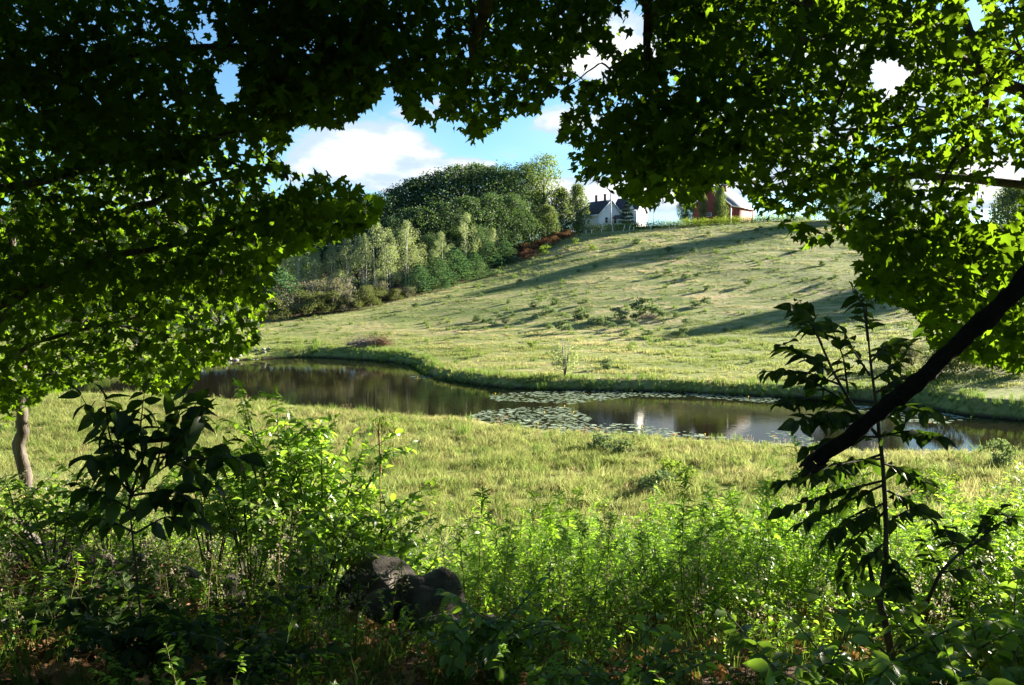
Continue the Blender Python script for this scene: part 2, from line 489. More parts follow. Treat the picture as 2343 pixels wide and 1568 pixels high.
def ground_mat():
    m, t = new_mat('ground')
    geo = t.n('ShaderNodeNewGeometry').outputs['Position']
    col = field_colour(t, geo)
    fine = t.noise(t.mapping(geo, scale=(.6, 1.5, 1)), 2.2, 6, .7)
    hs = t.n('ShaderNodeHueSaturation'); t.l(col, hs.inputs['Color']); t.l(t.smooth(fine, .25, .75, .6, 1.25), hs.inputs['Value'])
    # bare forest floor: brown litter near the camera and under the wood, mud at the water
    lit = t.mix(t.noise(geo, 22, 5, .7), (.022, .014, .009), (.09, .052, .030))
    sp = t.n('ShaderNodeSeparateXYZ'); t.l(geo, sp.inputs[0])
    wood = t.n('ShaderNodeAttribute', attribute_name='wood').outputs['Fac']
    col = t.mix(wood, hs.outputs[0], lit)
    mud = t.smooth(sp.outputs[2], .02, .22, 1, 0)
    col = t.mix(mud, col, (.035, .03, .018))
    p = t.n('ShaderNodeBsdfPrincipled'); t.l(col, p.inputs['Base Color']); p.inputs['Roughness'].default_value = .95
    p.inputs['Specular IOR Level'].default_value = .1
    b = t.n('ShaderNodeBump'); b.inputs['Strength'].default_value = .9; b.inputs['Distance'].default_value = .25
    t.l(t.math('ADD', fine, t.math('MULTIPLY', t.noise(geo, 9, 5, .7), .4)), b.inputs['Height']); t.l(b.outputs[0], p.inputs['Normal'])
    o = t.n('ShaderNodeOutputMaterial'); t.l(p.outputs[0], o.inputs[0])
    return m

# ------------------------------------------------------------------ ground
az_in = np.linspace(R(-37), R(37), 300)
az_out = np.concatenate([np.linspace(R(-180), R(-37), 60)[:-1], az_in, np.linspace(R(37), R(180), 60)[1:]])
rad = np.concatenate([[0.0], np.geomspace(.8, 260, 400), np.geomspace(270, 1500, 14)])
A, Rr = np.meshgrid(az_out, rad, indexing='ij')
GX, GY = np.sin(A) * Rr, np.cos(A) * Rr
sdg = pond_sd(GX, GY)
GZ = height(GX, GY, sdg)
na, nr = A.shape
idx = np.arange(na * nr).reshape(na, nr)
q = np.stack([idx[:-1, :-1], idx[1:, :-1], idx[1:, 1:], idx[:-1, 1:]], -1).reshape(-1, 4)
gp = 1171 + F * np.tan(np.clip(A, R(-46), R(46)))
gD = np.abs(GY)
edgeD = np.interp(gp, [300, 640, 780, 900, 1050, 1170, 1290, 1320], fd([98, 103, 107, 119, 138, 163, 188, 400]))
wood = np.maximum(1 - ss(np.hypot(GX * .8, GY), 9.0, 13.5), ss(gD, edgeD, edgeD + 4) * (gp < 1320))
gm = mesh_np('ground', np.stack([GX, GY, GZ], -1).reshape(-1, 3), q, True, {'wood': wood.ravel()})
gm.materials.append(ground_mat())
ground = bpy.data.objects.new('ground', gm); COL.objects.link(ground); tag(ground, kind='structure')

# ------------------------------------------------------------------ pond
m, t = new_mat('pond_water')
geo = t.n('ShaderNodeNewGeometry').outputs['Position']
b = t.n('ShaderNodeBump'); b.inputs['Strength'].default_value = .07; b.inputs['Distance'].default_value = .02
t.l(t.math('ADD', t.noise(t.mapping(geo, scale=(.5, 1.6, 1)), 3.5, 3, .5), t.math('MULTIPLY', t.noise(t.mapping(geo, scale=(.6, 1.4, 1)), .5, 2, .5), 1.2)), b.inputs['Height'])
fr = t.n('ShaderNodeFresnel'); fr.inputs[0].default_value = 1.33; t.l(b.outputs[0], fr.inputs['Normal'])
gl = t.n('ShaderNodeBsdfGlossy'); gl.inputs[0].default_value = (.66, .66, .62, 1); gl.inputs['Roughness'].default_value = .03; t.l(b.outputs[0], gl.inputs['Normal'])
df = t.n('ShaderNodeBsdfDiffuse'); df.inputs[0].default_value = (.010, .009, .005, 1)      # peat-dark water
mx = t.n('ShaderNodeMixShader'); t.l(fr.outputs[0], mx.inputs[0]); t.l(df.outputs[0], mx.inputs[1]); t.l(gl.outputs[0], mx.inputs[2])
o = t.n('ShaderNodeOutputMaterial'); t.l(mx.outputs[0], o.inputs[0])
WATER = m
b_ = MB()
xs = np.linspace(-62, 66, 20); ys = np.linspace(22, 90, 12)
for i in range(19):
    for j in range(11):
        b_.add([(xs[i], ys[j], 0), (xs[i + 1], ys[j], 0), (xs[i + 1], ys[j + 1], 0), (xs[i], ys[j + 1], 0)], [(0, 1, 2), (0, 2, 3)])
tag(b_.obj('pond_water', WATER), kind='structure')

# ------------------------------------------------------------------ scatter (geometry nodes; only for uncountable stuff)
def proto(name, mb, mat):
    me = mb.mesh(name, mat if isinstance(mat, (list, tuple)) else (mat,))
    return bpy.data.objects.new(name, me)          # not linked to the scene
def scatter(name, protos, P, rz, sc, tilt=None):
    N = len(P)
    me = bpy.data.meshes.new(name)
    me.vertices.add(N); me.vertices.foreach_set('co', np.asarray(P, np.float32).ravel())
    rot = np.zeros((N, 3), np.float32); rot[:, 2] = rz
    if tilt is not None: rot[:, :2] = rng.normal(0, tilt, (N, 2))
    a = me.attributes.new('rot', 'FLOAT_VECTOR', 'POINT'); a.data.foreach_set('vector', rot.ravel())
    a = me.attributes.new('scl', 'FLOAT', 'POINT'); a.data.foreach_set('value', np.asarray(sc, np.float32))
    a = me.attributes.new('pick', 'INT', 'POINT'); a.data.foreach_set('value', rng.integers(0, len(protos), N).astype(np.int32))
    o = bpy.data.objects.new(name, me); COL.objects.link(o); o['kind'] = 'stuff'
    ng = bpy.data.node_groups.new(name, 'GeometryNodeTree')
    ng.interface.new_socket('Geometry', in_out='INPUT', socket_type='NodeSocketGeometry')
    ng.interface.new_socket('Geometry', in_out='OUTPUT', socket_type='NodeSocketGeometry')
    gi = ng.nodes.new('NodeGroupInput'); go = ng.nodes.new('NodeGroupOutput')
    iop = ng.nodes.new('GeometryNodeInstanceOnPoints')
    join = ng.nodes.new('GeometryNodeJoinGeometry')
    for pr in protos:
        oi = ng.nodes.new('GeometryNodeObjectInfo'); oi.inputs['Object'].default_value = pr
        oi.inputs['As Instance'].default_value = True
        ng.links.new(oi.outputs['Geometry'], join.inputs[0])
    def attr(nm, ty):
        nd = ng.nodes.new('GeometryNodeInputNamedAttribute'); nd.data_type = ty; nd.inputs[0].default_value = nm
        return [s for s in nd.outputs if s.enabled and s.name == 'Attribute'][0]
    e2r = ng.nodes.new('FunctionNodeEulerToRotation')
    ng.links.new(attr('rot', 'FLOAT_VECTOR'), e2r.inputs[0])
    ng.links.new(gi.outputs[0], iop.inputs['Points']); ng.links.new(join.outputs[0], iop.inputs['Instance'])
    iop.inputs['Pick Instance'].default_value = True
    ng.links.new(attr('pick', 'INT'), iop.inputs['Instance Index'])
    ng.links.new(e2r.outputs[0], iop.inputs['Rotation']); ng.links.new(attr('scl', 'FLOAT'), iop.inputs['Scale'])
    ng.links.new(iop.outputs[0], go.inputs[0])
    md = o.modifiers.new('scatter', 'NODES'); md.node_group = ng
    return o

# ------------------------------------------------------------------ grass
def tuft(n, h, spread, wd, lean=.45, seed_heads=0, segs=2):
    b = MB()
    for _ in range(n):
        an = rng.uniform(0, 6.28); rr = spread * math.sqrt(rng.uniform(0, 1))
        base = np.array([math.cos(an) * rr, math.sin(an) * rr, -.03])
        hh = h * rng.uniform(.5, 1.15); ln = rng.uniform(.05, lean) * hh
        a2 = rng.uniform(0, 6.28); d = np.array([math.cos(a2), math.sin(a2), 0]); s = np.array([-d[1], d[0], 0]) * wd * rng.uniform(.6, 1.2) / 2
        m1 = base + d * ln * .3 + np.array([0, 0, hh * .55]); tp = base + d * ln + np.array([0, 0, hh * .97])
        b.add([base - s, base + s, m1 + s * .8, m1 - s * .8, tp], [(0, 1, 2), (0, 2, 3), (3, 2, 4)], rng.uniform(0, 1))
    return b
def straw_tuft(n, h, spread, wd):
    b = MB()
    for _ in range(n):
        an = rng.uniform(0, 6.28); rr = spread * math.sqrt(rng.uniform(0, 1))
        base = np.array([math.cos(an) * rr, math.sin(an) * rr, -.03]); hh = h * rng.uniform(.6, 1.1)
        a2 = rng.uniform(0, 6.28); d = np.array([math.cos(a2), math.sin(a2), 0]); s = np.array([-d[1], d[0], 0]) * wd / 2
        tp = base + d * hh * .22 + np.array([0, 0, hh]); mid = base + d * hh * .14 + np.array([0, 0, hh * .72])
        b.add([base - s * .5, base + s * .5, mid + s * .5, mid - s * .5, mid + s * 2.2 + (tp - mid) * .4, mid - s * 2.2 + (tp - mid) * .4, tp],
              [(0, 1, 2), (0, 2, 3), (3, 2, 4), (3, 4, 5), (5, 4, 6)], rng.uniform(0, 1))
    return b
GR_NEAR = grass_mat('meadow_grass', .5, 1.2)
GR_FAR = grass_mat('pasture_grass', .45, 1.2)
STRAW = leaf_mat('dry_grass', (.26, .19, .09), (.36, .29, .16), .35, (.34, .26, .13))
REED = leaf_mat('reed_green', (.06, .12, .025), (.15, .20, .05), .4, (.18, .28, .05))

def sector_pts(n, d0, d1, pw=1.0, half=R(39), pxr=None):
    """random points in the view sector, more of them near when pw is small"""
    Dq = (rng.uniform(0, 1, n) * (d1 ** (pw + 1) - d0 ** (pw + 1)) + d0 ** (pw + 1)) ** (1 / (pw + 1))
    tn = rng.uniform(-math.tan(half), math.tan(half), n)
    return tn * Dq, Dq
def on_land(X, Y, margin=.15):
    sd = pond_sd(X, Y); k = sd > margin
    return X[k], Y[k], sd[k]
def field_mask(X, Y):
    px = 1171 + F * X / Y
    e = np.interp(px, [-900, 300, 640, 780, 900, 1050, 1170, 1290, 1320], fd([90, 98, 104, 108, 120, 139, 164, 189, 215]))
    return Y < e

# near meadow
gp_ = [proto('tuft', tuft(34, .28, .18, .016, 1.3), GR_NEAR) for _ in range(4)]
gs_ = [proto('tuft', tuft(20, .30, .14, .013, 1.2), GR_NEAR), proto('straw', straw_tuft(10, .40, .22, .006), STRAW)]
X, Y = sector_pts(31000, 11.5, 47, .35)
X, Y, sd = on_land(X, Y, .05)
px = 1171 + F * X / Y
k = Y < np.interp(px, [0, 900, 1171, 1600, 2342], [62, 58, 49, 45, 39]); X, Y = X[k], Y[k]
clump = ripple(X, Y, 3.2, 6, 5) + .6 * ripple(X, Y, 1.1, 6, 11)
sc = np.clip(.72 + .55 * clump, .28, 1.6) * rng.uniform(.6, 1.3, len(X)) * (1 + .008 * Y)
sc *= .45 + .55 * ss(pond_sd(X, Y), .2, 3)
scatter('meadow_grass', gp_, np.column_stack([X, Y, height(X, Y)]), rng.uniform(0, 6.28, len(X)), sc, .25)
X, Y = sector_pts(7000, 13, 47, .4); X, Y, sd = on_land(X, Y, .2)
px = 1171 + F * X / Y
k = (Y < np.interp(px, [0, 900, 1171, 1600, 2342], [62, 58, 49, 45, 39])) & (ripple(X, Y, 6, 6, 17) + .4 * rng.standard_normal(len(X)) > .05); X, Y = X[k], Y[k]
scatter('meadow_seed_grass', gs_, np.column_stack([X, Y, height(X, Y)]), rng.uniform(0, 6.28, len(X)), rng.uniform(.6, 1.2, len(X)), .3)
X, Y = sector_pts(2600, 12.5, 40, .6); X, Y, sd = on_land(X, Y, .6)
px = 1171 + F * X / Y
k = (Y < np.interp(px, [0, 900, 1171, 1600, 2342], [60, 56, 47, 42, 36])) & (ripple(X * .6, Y * 1.4, 4.5, 6, 12) + .35 * rng.standard_normal(len(X)) > .22); X, Y = X[k], Y[k]
CLM = leaf_mat('rank_green', (.050, .095, .022), (.11, .15, .04), .4, (.16, .25, .05), c3=(.15, .14, .06), patch=.5)
scatter('rank_clumps', [proto('rank_clump', tuft(46, .36, .26, .02, 1.1), CLM) for _ in range(3)], np.column_stack([X, Y, height(X, Y)]), rng.uniform(0, 6.28, len(X)), rng.uniform(.45, 1.25, len(X)), .25)
# hill pasture
gf_ = [proto('tuft', tuft(26, .22, .34, .035, .8), GR_FAR) for _ in range(4)]
X, Y = sector_pts(106000, 44, 166, .55)
X, Y, sd = on_land(X, Y, .1)
px = 1171 + F * X / Y
k = field_mask(X, Y) & (Y > np.interp(px, [0, 900, 1171, 1600, 2342], [60, 57, 46, 42, 36])); X, Y = X[k], Y[k]
cl = ripple(X * .6, Y * 1.5, 5.0, 6, 2) + .7 * ripple(X * .6, Y * 1.6, 1.9, 6, 8)
k = cl + .55 * rng.standard_normal(len(X)) > -.25; X, Y, cl = X[k], Y[k], cl[k]
low = 1 + .8 * (1 - ss(Y, 70, 92))                                       # the lush strip below the slope
sc = np.clip(.52 + .42 * cl, .26, 1.3) * rng.uniform(.7, 1.3, len(X)) * low * np.clip(Y / 120, .75, 1.25)
scatter('pasture_grass', gf_, np.column_stack([X, Y, height(X, Y)]), rng.uniform(0, 6.28, len(X)), sc, .1)
X, Y = sector_pts(5200, 62, 160, .5); X, Y, sd = on_land(X, Y, 1.0)
k = field_mask(X, Y) & (ripple(X * .7, Y * 1.2, 14, 6, 6) + .5 * rng.standard_normal(len(X)) > .25); X, Y = X[k], Y[k]
scatter('pasture_weeds', [proto('pasture_weed', tuft(36, .42, .30, .045, .8), CLM) for _ in range(3)], np.column_stack([X, Y, height(X, Y)]), rng.uniform(0, 6.28, len(X)), rng.uniform(.35, 1.15, len(X)), .15)
# reeds and sedge along the water
gr_ = [proto('sedge', tuft(22, .75, .16, .022, .35), REED) for _ in range(3)]
Pe = []
for a, bq in zip(POND, np.roll(POND, -1, axis=0)):
    L = np.linalg.norm(bq - a); farside = (a[1] + bq[1]) / 2 > np.interp(1171 + F * a[0] / a[1], [0, 900, 1171, 1600, 2342], [60, 57, 46, 42, 36])
    n = int(L * (16 if farside else 5)); tq = rng.uniform(0, 1, n)[:, None]
    nrm = np.array([-(bq - a)[1], (bq - a)[0]]) / (L + 1e-6)
    off = rng.uniform(-.2, 1.5 if farside else .6, n)[:, None]
    Pe.append(a + (bq - a) * tq + nrm * off * (1 if farside else 1))
Pe = np.vstack(Pe); sde = pond_sd(Pe[:, 0], Pe[:, 1]); Pe = Pe[sde > -.25]
hz = height(Pe[:, 0], Pe[:, 1]); far_ = Pe[:, 1] > 41
sc = rng.uniform(.4, 1.0, len(Pe)) * np.where(far_, np.clip(.75 + .4 * ripple(Pe[:, 0], Pe[:, 1], 6), .4, 1.2), .5)
scatter('bank_sedge', gr_, np.column_stack([Pe, np.maximum(hz, -.05)]), rng.uniform(0, 6.28, len(Pe)), sc, .08)

# ------------------------------------------------------------------ trees of the far side
BARK = solid_mat('bark_grey', (.10, .085, .07), (.19, .165, .14), 6, .9, .6, 14, (1, 1, .25))
BARK_D = solid_mat('bark_dark', (.035, .028, .022), (.075, .06, .048), 8, .9, .8, 18, (1, 1, .2))
BIRCH = solid_mat('bark_birch', (.62, .58, .52), (.48, .44, .40), 5, .7, .2, 14, (1, 1, 2.5), c3=(.10, .09, .08), s3=3)
LF = {'dark': leaf_mat('foliage_dark', (.038, .075, .034), (.068, .110, .050), .28, gloss=.018, rough=.5),
      'mid': leaf_mat('foliage_mid', (.070, .110, .035), (.115, .150, .055), .32, gloss=.02, rough=.5),
      'pale': leaf_mat('foliage_pale', (.13, .175, .095), (.22, .26, .16), .3, gloss=.02, rough=.5),
      'elm': leaf_mat('foliage_elm', (.085, .130, .045), (.135, .175, .070), .35),
      'pine': leaf_mat('foliage_pine', (.050, .105, .050), (.080, .150, .080), .2),
      'spruce': leaf_mat('foliage_spruce', (.022, .045, .034), (.042, .070, .055), .1),
      'olive': leaf_mat('foliage_olive', (.060, .080, .035), (.120, .135, .060), .25),
      'grey': leaf_mat('foliage_grey', (.11, .115, .085), (.18, .18, .14), .2),
      'rust': leaf_mat('foliage_rust', (.10, .048, .034), (.17, .10, .065), .15),
      'bright': leaf_mat('foliage_bright', (.08, .13, .03), (.13, .18, .045), .35),
      'thistle': leaf_mat('foliage_thistle', (.08, .125, .075), (.14, .18, .12), .25)}

def blob_leaves(b, c, r, n, size, tm=LEAF4, shell=.55):
    d = rng.standard_normal((n, 3)); d /= np.linalg.norm(d, axis=1)[:, None]
    rr = (shell + (1 - shell) * rng.uniform(0, 1, n) ** .6)
    rr = np.where(rng.uniform(0, 1, n) < .12, rr * 1.18, rr)
    P = np.asarray(c) + d * rr[:, None] * np.asarray(r)
    nr_ = d * .9 + rng.standard_normal((n, 3)) * .55 + np.array([0, 0, .35])
    b.leaves(tm, P, frames(rng.standard_normal((n, 3)) + np.array([0, 0, -.3]), nr_), size * rng.uniform(.6, 1.3, n), np.full(n, rng.uniform(0, .55)) + rng.uniform(0, .45, n))

def broadleaf(h, w_, nb, per, leaf, low=.18, shape='round'):
    """trunk mesh, crown mesh"""
    tb = MB(); cb = MB()
    top = h * .86
    tb.tube([(0, 0, -.4), (rng.normal(0, .06), rng.normal(0, .06), h * .3), (rng.normal(0, .2), rng.normal(0, .2), h * .6), (rng.normal(0, .3), rng.normal(0, .3), top)],
            [.022 * h, .018 * h, .011 * h, .003 * h], 7)
    for i in range(nb):
        f = (i + .5) / nb
        z = low + (1 - low) * f
        if shape == 'round': env = math.sin(math.pi * min(1, (z - low * .4) / (1 - low * .4)) ** .75) ** .6
        elif shape == 'column': env = math.sin(math.pi * min(1, z * .98) ** 1.0) ** .75 * (1 - .35 * z)
        elif shape == 'vase': env = (.45 + .75 * z) if z < .75 else 1.0 * math.sqrt(max(.05, 1 - ((z - .75) / .27) ** 2))
        else: env = 1 - .8 * z
        an = i * 2.4 + rng.uniform(-.5, .5); rr = w_ / 2 * env * rng.uniform(.35, .85)
        br = w_ * rng.uniform(.11, .25) * (.75 + .5 * env)
        c = np.array([math.cos(an) * rr, math.sin(an) * rr, min(z * h, h - br * .55)])
        blob_leaves(cb, c, (br * 1.15, br * 1.15, br * .8), per, leaf)
        if i % 2 == 0 and z < .9:
            s0 = np.array([0, 0, max(.12 * h, c[2] - rr * .7)])
            tb.tube([s0, (s0 + c) / 2 + [0, 0, .05 * h], c], [.008 * h, .005 * h, .002 * h], 4, False)
    return tb, cb
def birch(h, w_, leaf, per):
    tb = MB(); cb = MB()
    for s in range(rng.integers(1, 4)):
        x0, y0 = rng.normal(0, .35, 2); lx, ly = rng.normal(0, .5, 2)
        tb.tube([(x0, y0, -.3), (x0 + lx * .3, y0 + ly * .3, h * .4), (x0 + lx, y0 + ly, h * .9)], [.0062 * h, .0045 * h, .0012 * h], 6)
    for i in range(34):
        z = .20 + .78 * (i + .5) / 34
        env = math.sin(math.pi * ((z - .12) / .90) ** .75) ** .9 * (1.15 - .45 * z)
        if rng.uniform() < .18: continue
        an = i * 2.4 + rng.uniform(-.9, .9); rr = w_ / 2 * env * rng.uniform(.2, 1.15); br = w_ * rng.uniform(.10, .2) * (.5 + .6 * env)
        blob_leaves(cb, (math.cos(an) * rr, math.sin(an) * rr, z * h), (br, br, br * 1.25), per, leaf, shell=.3)
    return tb, cb
def pine(h, w_, leaf, per):
    tb = MB(); cb = MB()
    tb.tube([(0, 0, -.3), (0, 0, h * .5), (0, 0, h * .97)], [.02 * h, .012 * h, .003 * h], 6)
    L = max(7, int(h * 1.5))
    for i in range(L):
        z = .08 + .88 * i / (L - 1); R_ = w_ / 2 * (1 - z) ** .75 + .15
        nb = 7 if z < .8 else 4
        for j in range(nb):
            an = j * 6.283 / nb + i * .7 + rng.uniform(-.2, .2)
            for s in (.45, .8, 1.0):
                rr = R_ * s * rng.uniform(.85, 1.1)
                blob_leaves(cb, (math.cos(an) * rr, math.sin(an) * rr, z * h + .12 * rr), (.28 * R_ + .12, .28 * R_ + .12, .15 + .04 * h / L * 2), per, leaf, LEAF4, .2)
    return tb, cb
def bush(h, w_, nb, per, leaf, stems=4):
    tb = MB(); cb = MB()
    for i in range(stems):
        an = rng.uniform(0, 6.28)
        tb.tube([(0, 0, -.1), (math.cos(an) * w_ * .15, math.sin(an) * w_ * .15, h * .45), (math.cos(an) * w_ * .3, math.sin(an) * w_ * .3, h * .9)], [.02 * h, .013 * h, .004 * h], 4)
    for i in range(nb):
        an = i * 2.4; z = rng.uniform(.15, .85); env = math.sqrt(max(.05, 1 - (z - .35) ** 2 * 2.0))
        rr = w_ / 2 * env * rng.uniform(.2, .85); br = w_ * rng.uniform(.13, .22)
        blob_leaves(cb, (math.cos(an) * rr, math.sin(an) * rr, z * h), (br, br, br * .8 * min(1.3, h / w_)), per, leaf, shell=.35)
    return tb, cb

PROTO = {}
def mk(kind, fn, n, lf, bk, hh):
    PROTO[kind] = []
    for i in range(n):
        tb, cb = fn()
        PROTO[kind].append((tb.mesh(kind + '_trunk', (bk,)), cb.mesh(kind + '_crown', (lf,)), hh))
mk('oak', lambda: broadleaf(16, 12, 40, 260, .38), 4, LF['dark'], BARK, 16)
mk('maple', lambda: broadleaf(14, 10, 52, 160, .50, .1), 2, LF['mid'], BARK, 14)
mk('elm', lambda: broadleaf(18, 9.5, 46, 150, .42, .1, 'vase'), 1, LF['elm'], BARK, 18)
mk('birch', lambda: birch(12, 6.4, .21, 150), 4, LF['pale'], BIRCH, 12)
mk('pine', lambda: pine(8, 7.4, .30, 16), 3, LF['pine'], BARK_D, 8)
mk('spruce', lambda: pine(5, 3.4, .24, 30), 1, LF['spruce'], BARK_D, 5)
mk('olive', lambda: bush(4, 5, 24, 110, .22), 3, LF['olive'], BARK, 4)
mk('grey', lambda: bush(4, 4.5, 20, 90, .22, 7), 2, LF['grey'], BARK, 4)
mk('rust', lambda: bush(1.3, 3.0, 14, 70, .15), 2, LF['rust'], BARK_D, 1.3)
mk('small_dark', lambda: bush(.7, 1.2, 12, 50, .10), 3, LF['thistle'], BARK_D, .7)
mk('small_bright', lambda: bush(.7, 1.4, 12, 50, .10), 2, LF['bright'], BARK_D, .7)
mk('young', lambda: bush(2.6, 1.9, 20, 60, .13, 4), 1, LF['pale'], BARK, 2.6)
NAMES = {'oak': ('broadleaf_tree', 'tree'), 'maple': ('maple_tree', 'tree'), 'elm': ('broadleaf_tree', 'tree'), 'birch': ('birch_tree', 'birch tree'), 'pine': ('pine_tree', 'pine tree'),
         'spruce': ('spruce_tree', 'spruce tree'), 'olive': ('shrub', 'shrub'), 'grey': ('shrub', 'shrub'), 'rust': ('rusty_shrub', 'shrub'),
         'small_dark': ('pasture_shrub', 'shrub'), 'small_bright': ('pasture_shrub', 'shrub'), 'young': ('young_tree', 'young tree')}
SMALL = {'small_dark', 'small_bright', 'rust'}
def plant(kind, x, y, hgt, label, group=None, wid=None, var=None, sink=0.0, cat=None):
    v = PROTO[kind][rng.integers(len(PROTO[kind])) if var is None else var % len(PROTO[kind])]
    nm, ct = NAMES[kind]
    s = hgt / v[2]
    if kind in SMALL:
        o = bpy.data.objects.new(nm, v[1]); COL.objects.link(o); root = o
    else:
        root = empty(nm, (0, 0, 0))
        link_mesh('trunk', v[0], root); link_mesh('crown', v[1], root, kind='stuff')
    root.location = (x, y, H(x, y) - sink); root.rotation_euler = (0, 0, rng.uniform(0, 6.28))
    sw = s if wid is None else wid
    root.scale = (sw, sw, s)
    tag(root, label, cat or ct, group)
    return root
def plant_px(kind, px, ptop, D, label, group=None, wf=1.0, **kw):
    D = fdf(D); x = xat(px, D); h = zat(px, ptop, D) - H(x, D)
    h0 = PROTO[kind][0][2]
    if group: wf *= rng.uniform(.85, 1.25)
    return plant(kind, x, D, max(h, .4), label, group, wid=h / h0 * wf, **kw)

G1 = 'tall broadleaf trees of the wood beyond the pasture'
L1 = 'tall dark tree of the wood glimpsed through the left maple leaves'
for i, (px, py, D) in enumerate([(910, 432, 172), (955, 412, 176), (1003, 398, 180), (1050, 384, 184), (1092, 378, 188), (1135, 384, 190), (1168, 392, 196), (1203, 377, 200),
                                  (900, 500, 152), (960, 478, 158), (1012, 466, 162), (1068, 452, 168), (1120, 446, 174), (1172, 448, 178), (985, 540, 150), (1090, 520, 160),
                                  (860, 448, 165), (815, 452, 160), (770, 458, 158), (720, 462, 155), (670, 470, 155), (610, 470, 150), (550, 475, 150), (480, 480, 150), (400, 480, 150), (310, 485, 148), (220, 485, 148), (120, 490, 150), (20, 490, 150), (-90, 490, 150),
                                  (1215, 470, 188)]):
    lb_ = L1
    if i < 8: lb_ = 'broadleaf tree on the skyline of the wood, ' + ['eighth', 'seventh', 'sixth', 'fifth', 'fourth', 'third', 'second', 'first'][i] + ' left of the tallest tree'
    elif i < 16: lb_ = 'lower broadleaf tree in front of the skyline row, ' + ['first', 'second', 'third', 'fourth', 'fifth', 'sixth', 'seventh', 'eighth'][i - 8] + ' from the left'
    plant_px('oak', px, py, D, lb_, G1 if i < 16 else 'trees of the wood hidden behind the left maple', 1.0)
for i, (px, py, D) in enumerate([(640, 520, 132), (580, 525, 130), (520, 530, 128), (450, 530, 126), (370, 540, 124), (290, 540, 124), (200, 540, 124), (90, 540, 124), (-20, 540, 124)]):
    plant_px('oak', px, py, D, 'dark leafy tree at the wood edge seen through the left maple leaves', 'wood edge trees behind the left maple')
plant_px('elm', 1243, 357, 193, 'tallest vase shaped lighter green tree at the right end of the wood', None, .8)
plant_px('maple', 1283, 432, 194, 'mid green rounded tree just right of the tallest tree', None, .7)
plant_px('maple', 1318, 424, 198, 'round green tree standing beside the white farmhouse', None, .7)
plant_px('maple', 1252, 470, 184, 'bushy lighter green tree under the tallest tree at the pasture corner', None, .9)
plant_px('olive', 1200, 535, 181, 'low grey green bush at foot of wood above the rusty bracken', None, 1.0)
for i, (px, py, D, lb) in enumerate([(860, 498, 128, 'tallest pale birch of the group at the pasture edge'), (832, 530, 126, 'pale birch left of the tallest birch with white trunk'),
                                   (888, 522, 130, 'pale birch right of the tallest birch'), (932, 505, 134, 'pale green birch standing alone with one white trunk'),
                                   (1010, 532, 146, 'feathery yellow green birch behind the pines'), (1066, 490, 156, 'broad pale grey green birch behind the pines'),
                                   (1128, 524, 162, 'slim pale birch at the right end above the pines'), (948, 560, 136, 'low olive birch beside the lone birch'),
                                   (795, 545, 124, 'thin birch at the left of the pale birch group'), (762, 556, 124, None), (722, 566, 122, None), (684, 560, 120, None), (650, 575, 120, None), (600, 580, 118, None), (540, 585, 116, None)]):
    plant_px('birch', px, py, D, lb or 'slender birch in shade at the wood edge over the olive shrubs', None if lb else 'slender birches at the wood edge', 1.0)
for i, (px, py, D, lb) in enumerate([(1000, 588, 134, 'bluish green pine left of three at the pasture edge'), (1040, 566, 142, 'tallest bluish green pine at the pasture edge'), (1084, 576, 147, 'bluish green pine right of the tallest pine'),
                                   (958, 606, 129, 'small dark pine at the lower left of the pine row'), (1150, 546, 163, 'soft green pine at the right end of pine row by the bracken'), (640, 612, 112, 'lone light green pine above the olive shrubs at left'),
                                   (1110, 545, 160, 'soft green pine behind the slim birch'), (1020, 640, 131, 'low spreading pine at the very edge of the pasture')]):
    plant_px('pine', px, py, D, lb, None, 1.5)
for px, py, D in [(900, 655, 125), (930, 650, 128), (990, 640, 134), (1015, 630, 138), (1060, 615, 147), (1080, 610, 152), (1110, 590, 160), (1135, 580, 165), (1160, 566, 169), (1190, 555, 178), (1215, 545, 184), (870, 655, 122), (840, 650, 120)]:  # bushes added along the bare wood edge, standing in for its dark shadow
    plant_px('olive', px, py, D, 'low bush added for the dark shadow among the pines, at ' + ('the wood edge left of the pines' if px < 950 else 'the feet of the pines' if px < 1100 else 'the edge below the bracken'), 'low bushes among the pines', 1.3)
ORD = ['first', 'second', 'third', 'fourth', 'fifth', 'sixth', 'seventh', 'eighth', 'ninth', 'tenth', 'eleventh', 'twelfth', 'thirteenth']
GO = 'olive shrubs along the pasture edge'
for i, (px, py, D) in enumerate([(560, 690, 98), (600, 690, 100), (626, 676, 102), (655, 668, 105), (690, 662, 107), (722, 660, 108), (755, 664, 109), (790, 658, 111), (820, 655, 113), (848, 652, 115), (905, 660, 121), (935, 654, 124), (965, 656, 128)]):
    plant_px('olive' if i % 4 != 3 else 'grey', px, py, D, ('olive green shrub at foot of the wood, ' + ORD[i - i // 4] + ' of its row from the left' if i % 4 != 3 else 'greyish twiggy shrub in the row at foot of the wood'), GO if i % 4 != 3 else 'twiggy shrubs at foot of the wood', 1.0)
for i, (px, py, D) in enumerate([(640, 640, 112), (680, 640, 114), (715, 636, 115), (745, 640, 116), (870, 640, 122), (780, 630, 118)]):
    plant_px('grey', px, py, D, 'grey twiggy bush behind the olive shrub row', 'twiggy bushes behind the shrub row', 1.0)
plant_px('grey', 1100, 597, 152, 'round pale grey bush right of the pines at pasture edge', None, .8)
plant_px('grey', 1118, 614, 155, 'small tan bush beside the round pale grey bush', None, .8)
plant_px('olive', 1040, 640, 137, 'dark low shrub under the pines', None, 1.0)
GRU = 'rust coloured bracken clumps on the slope'
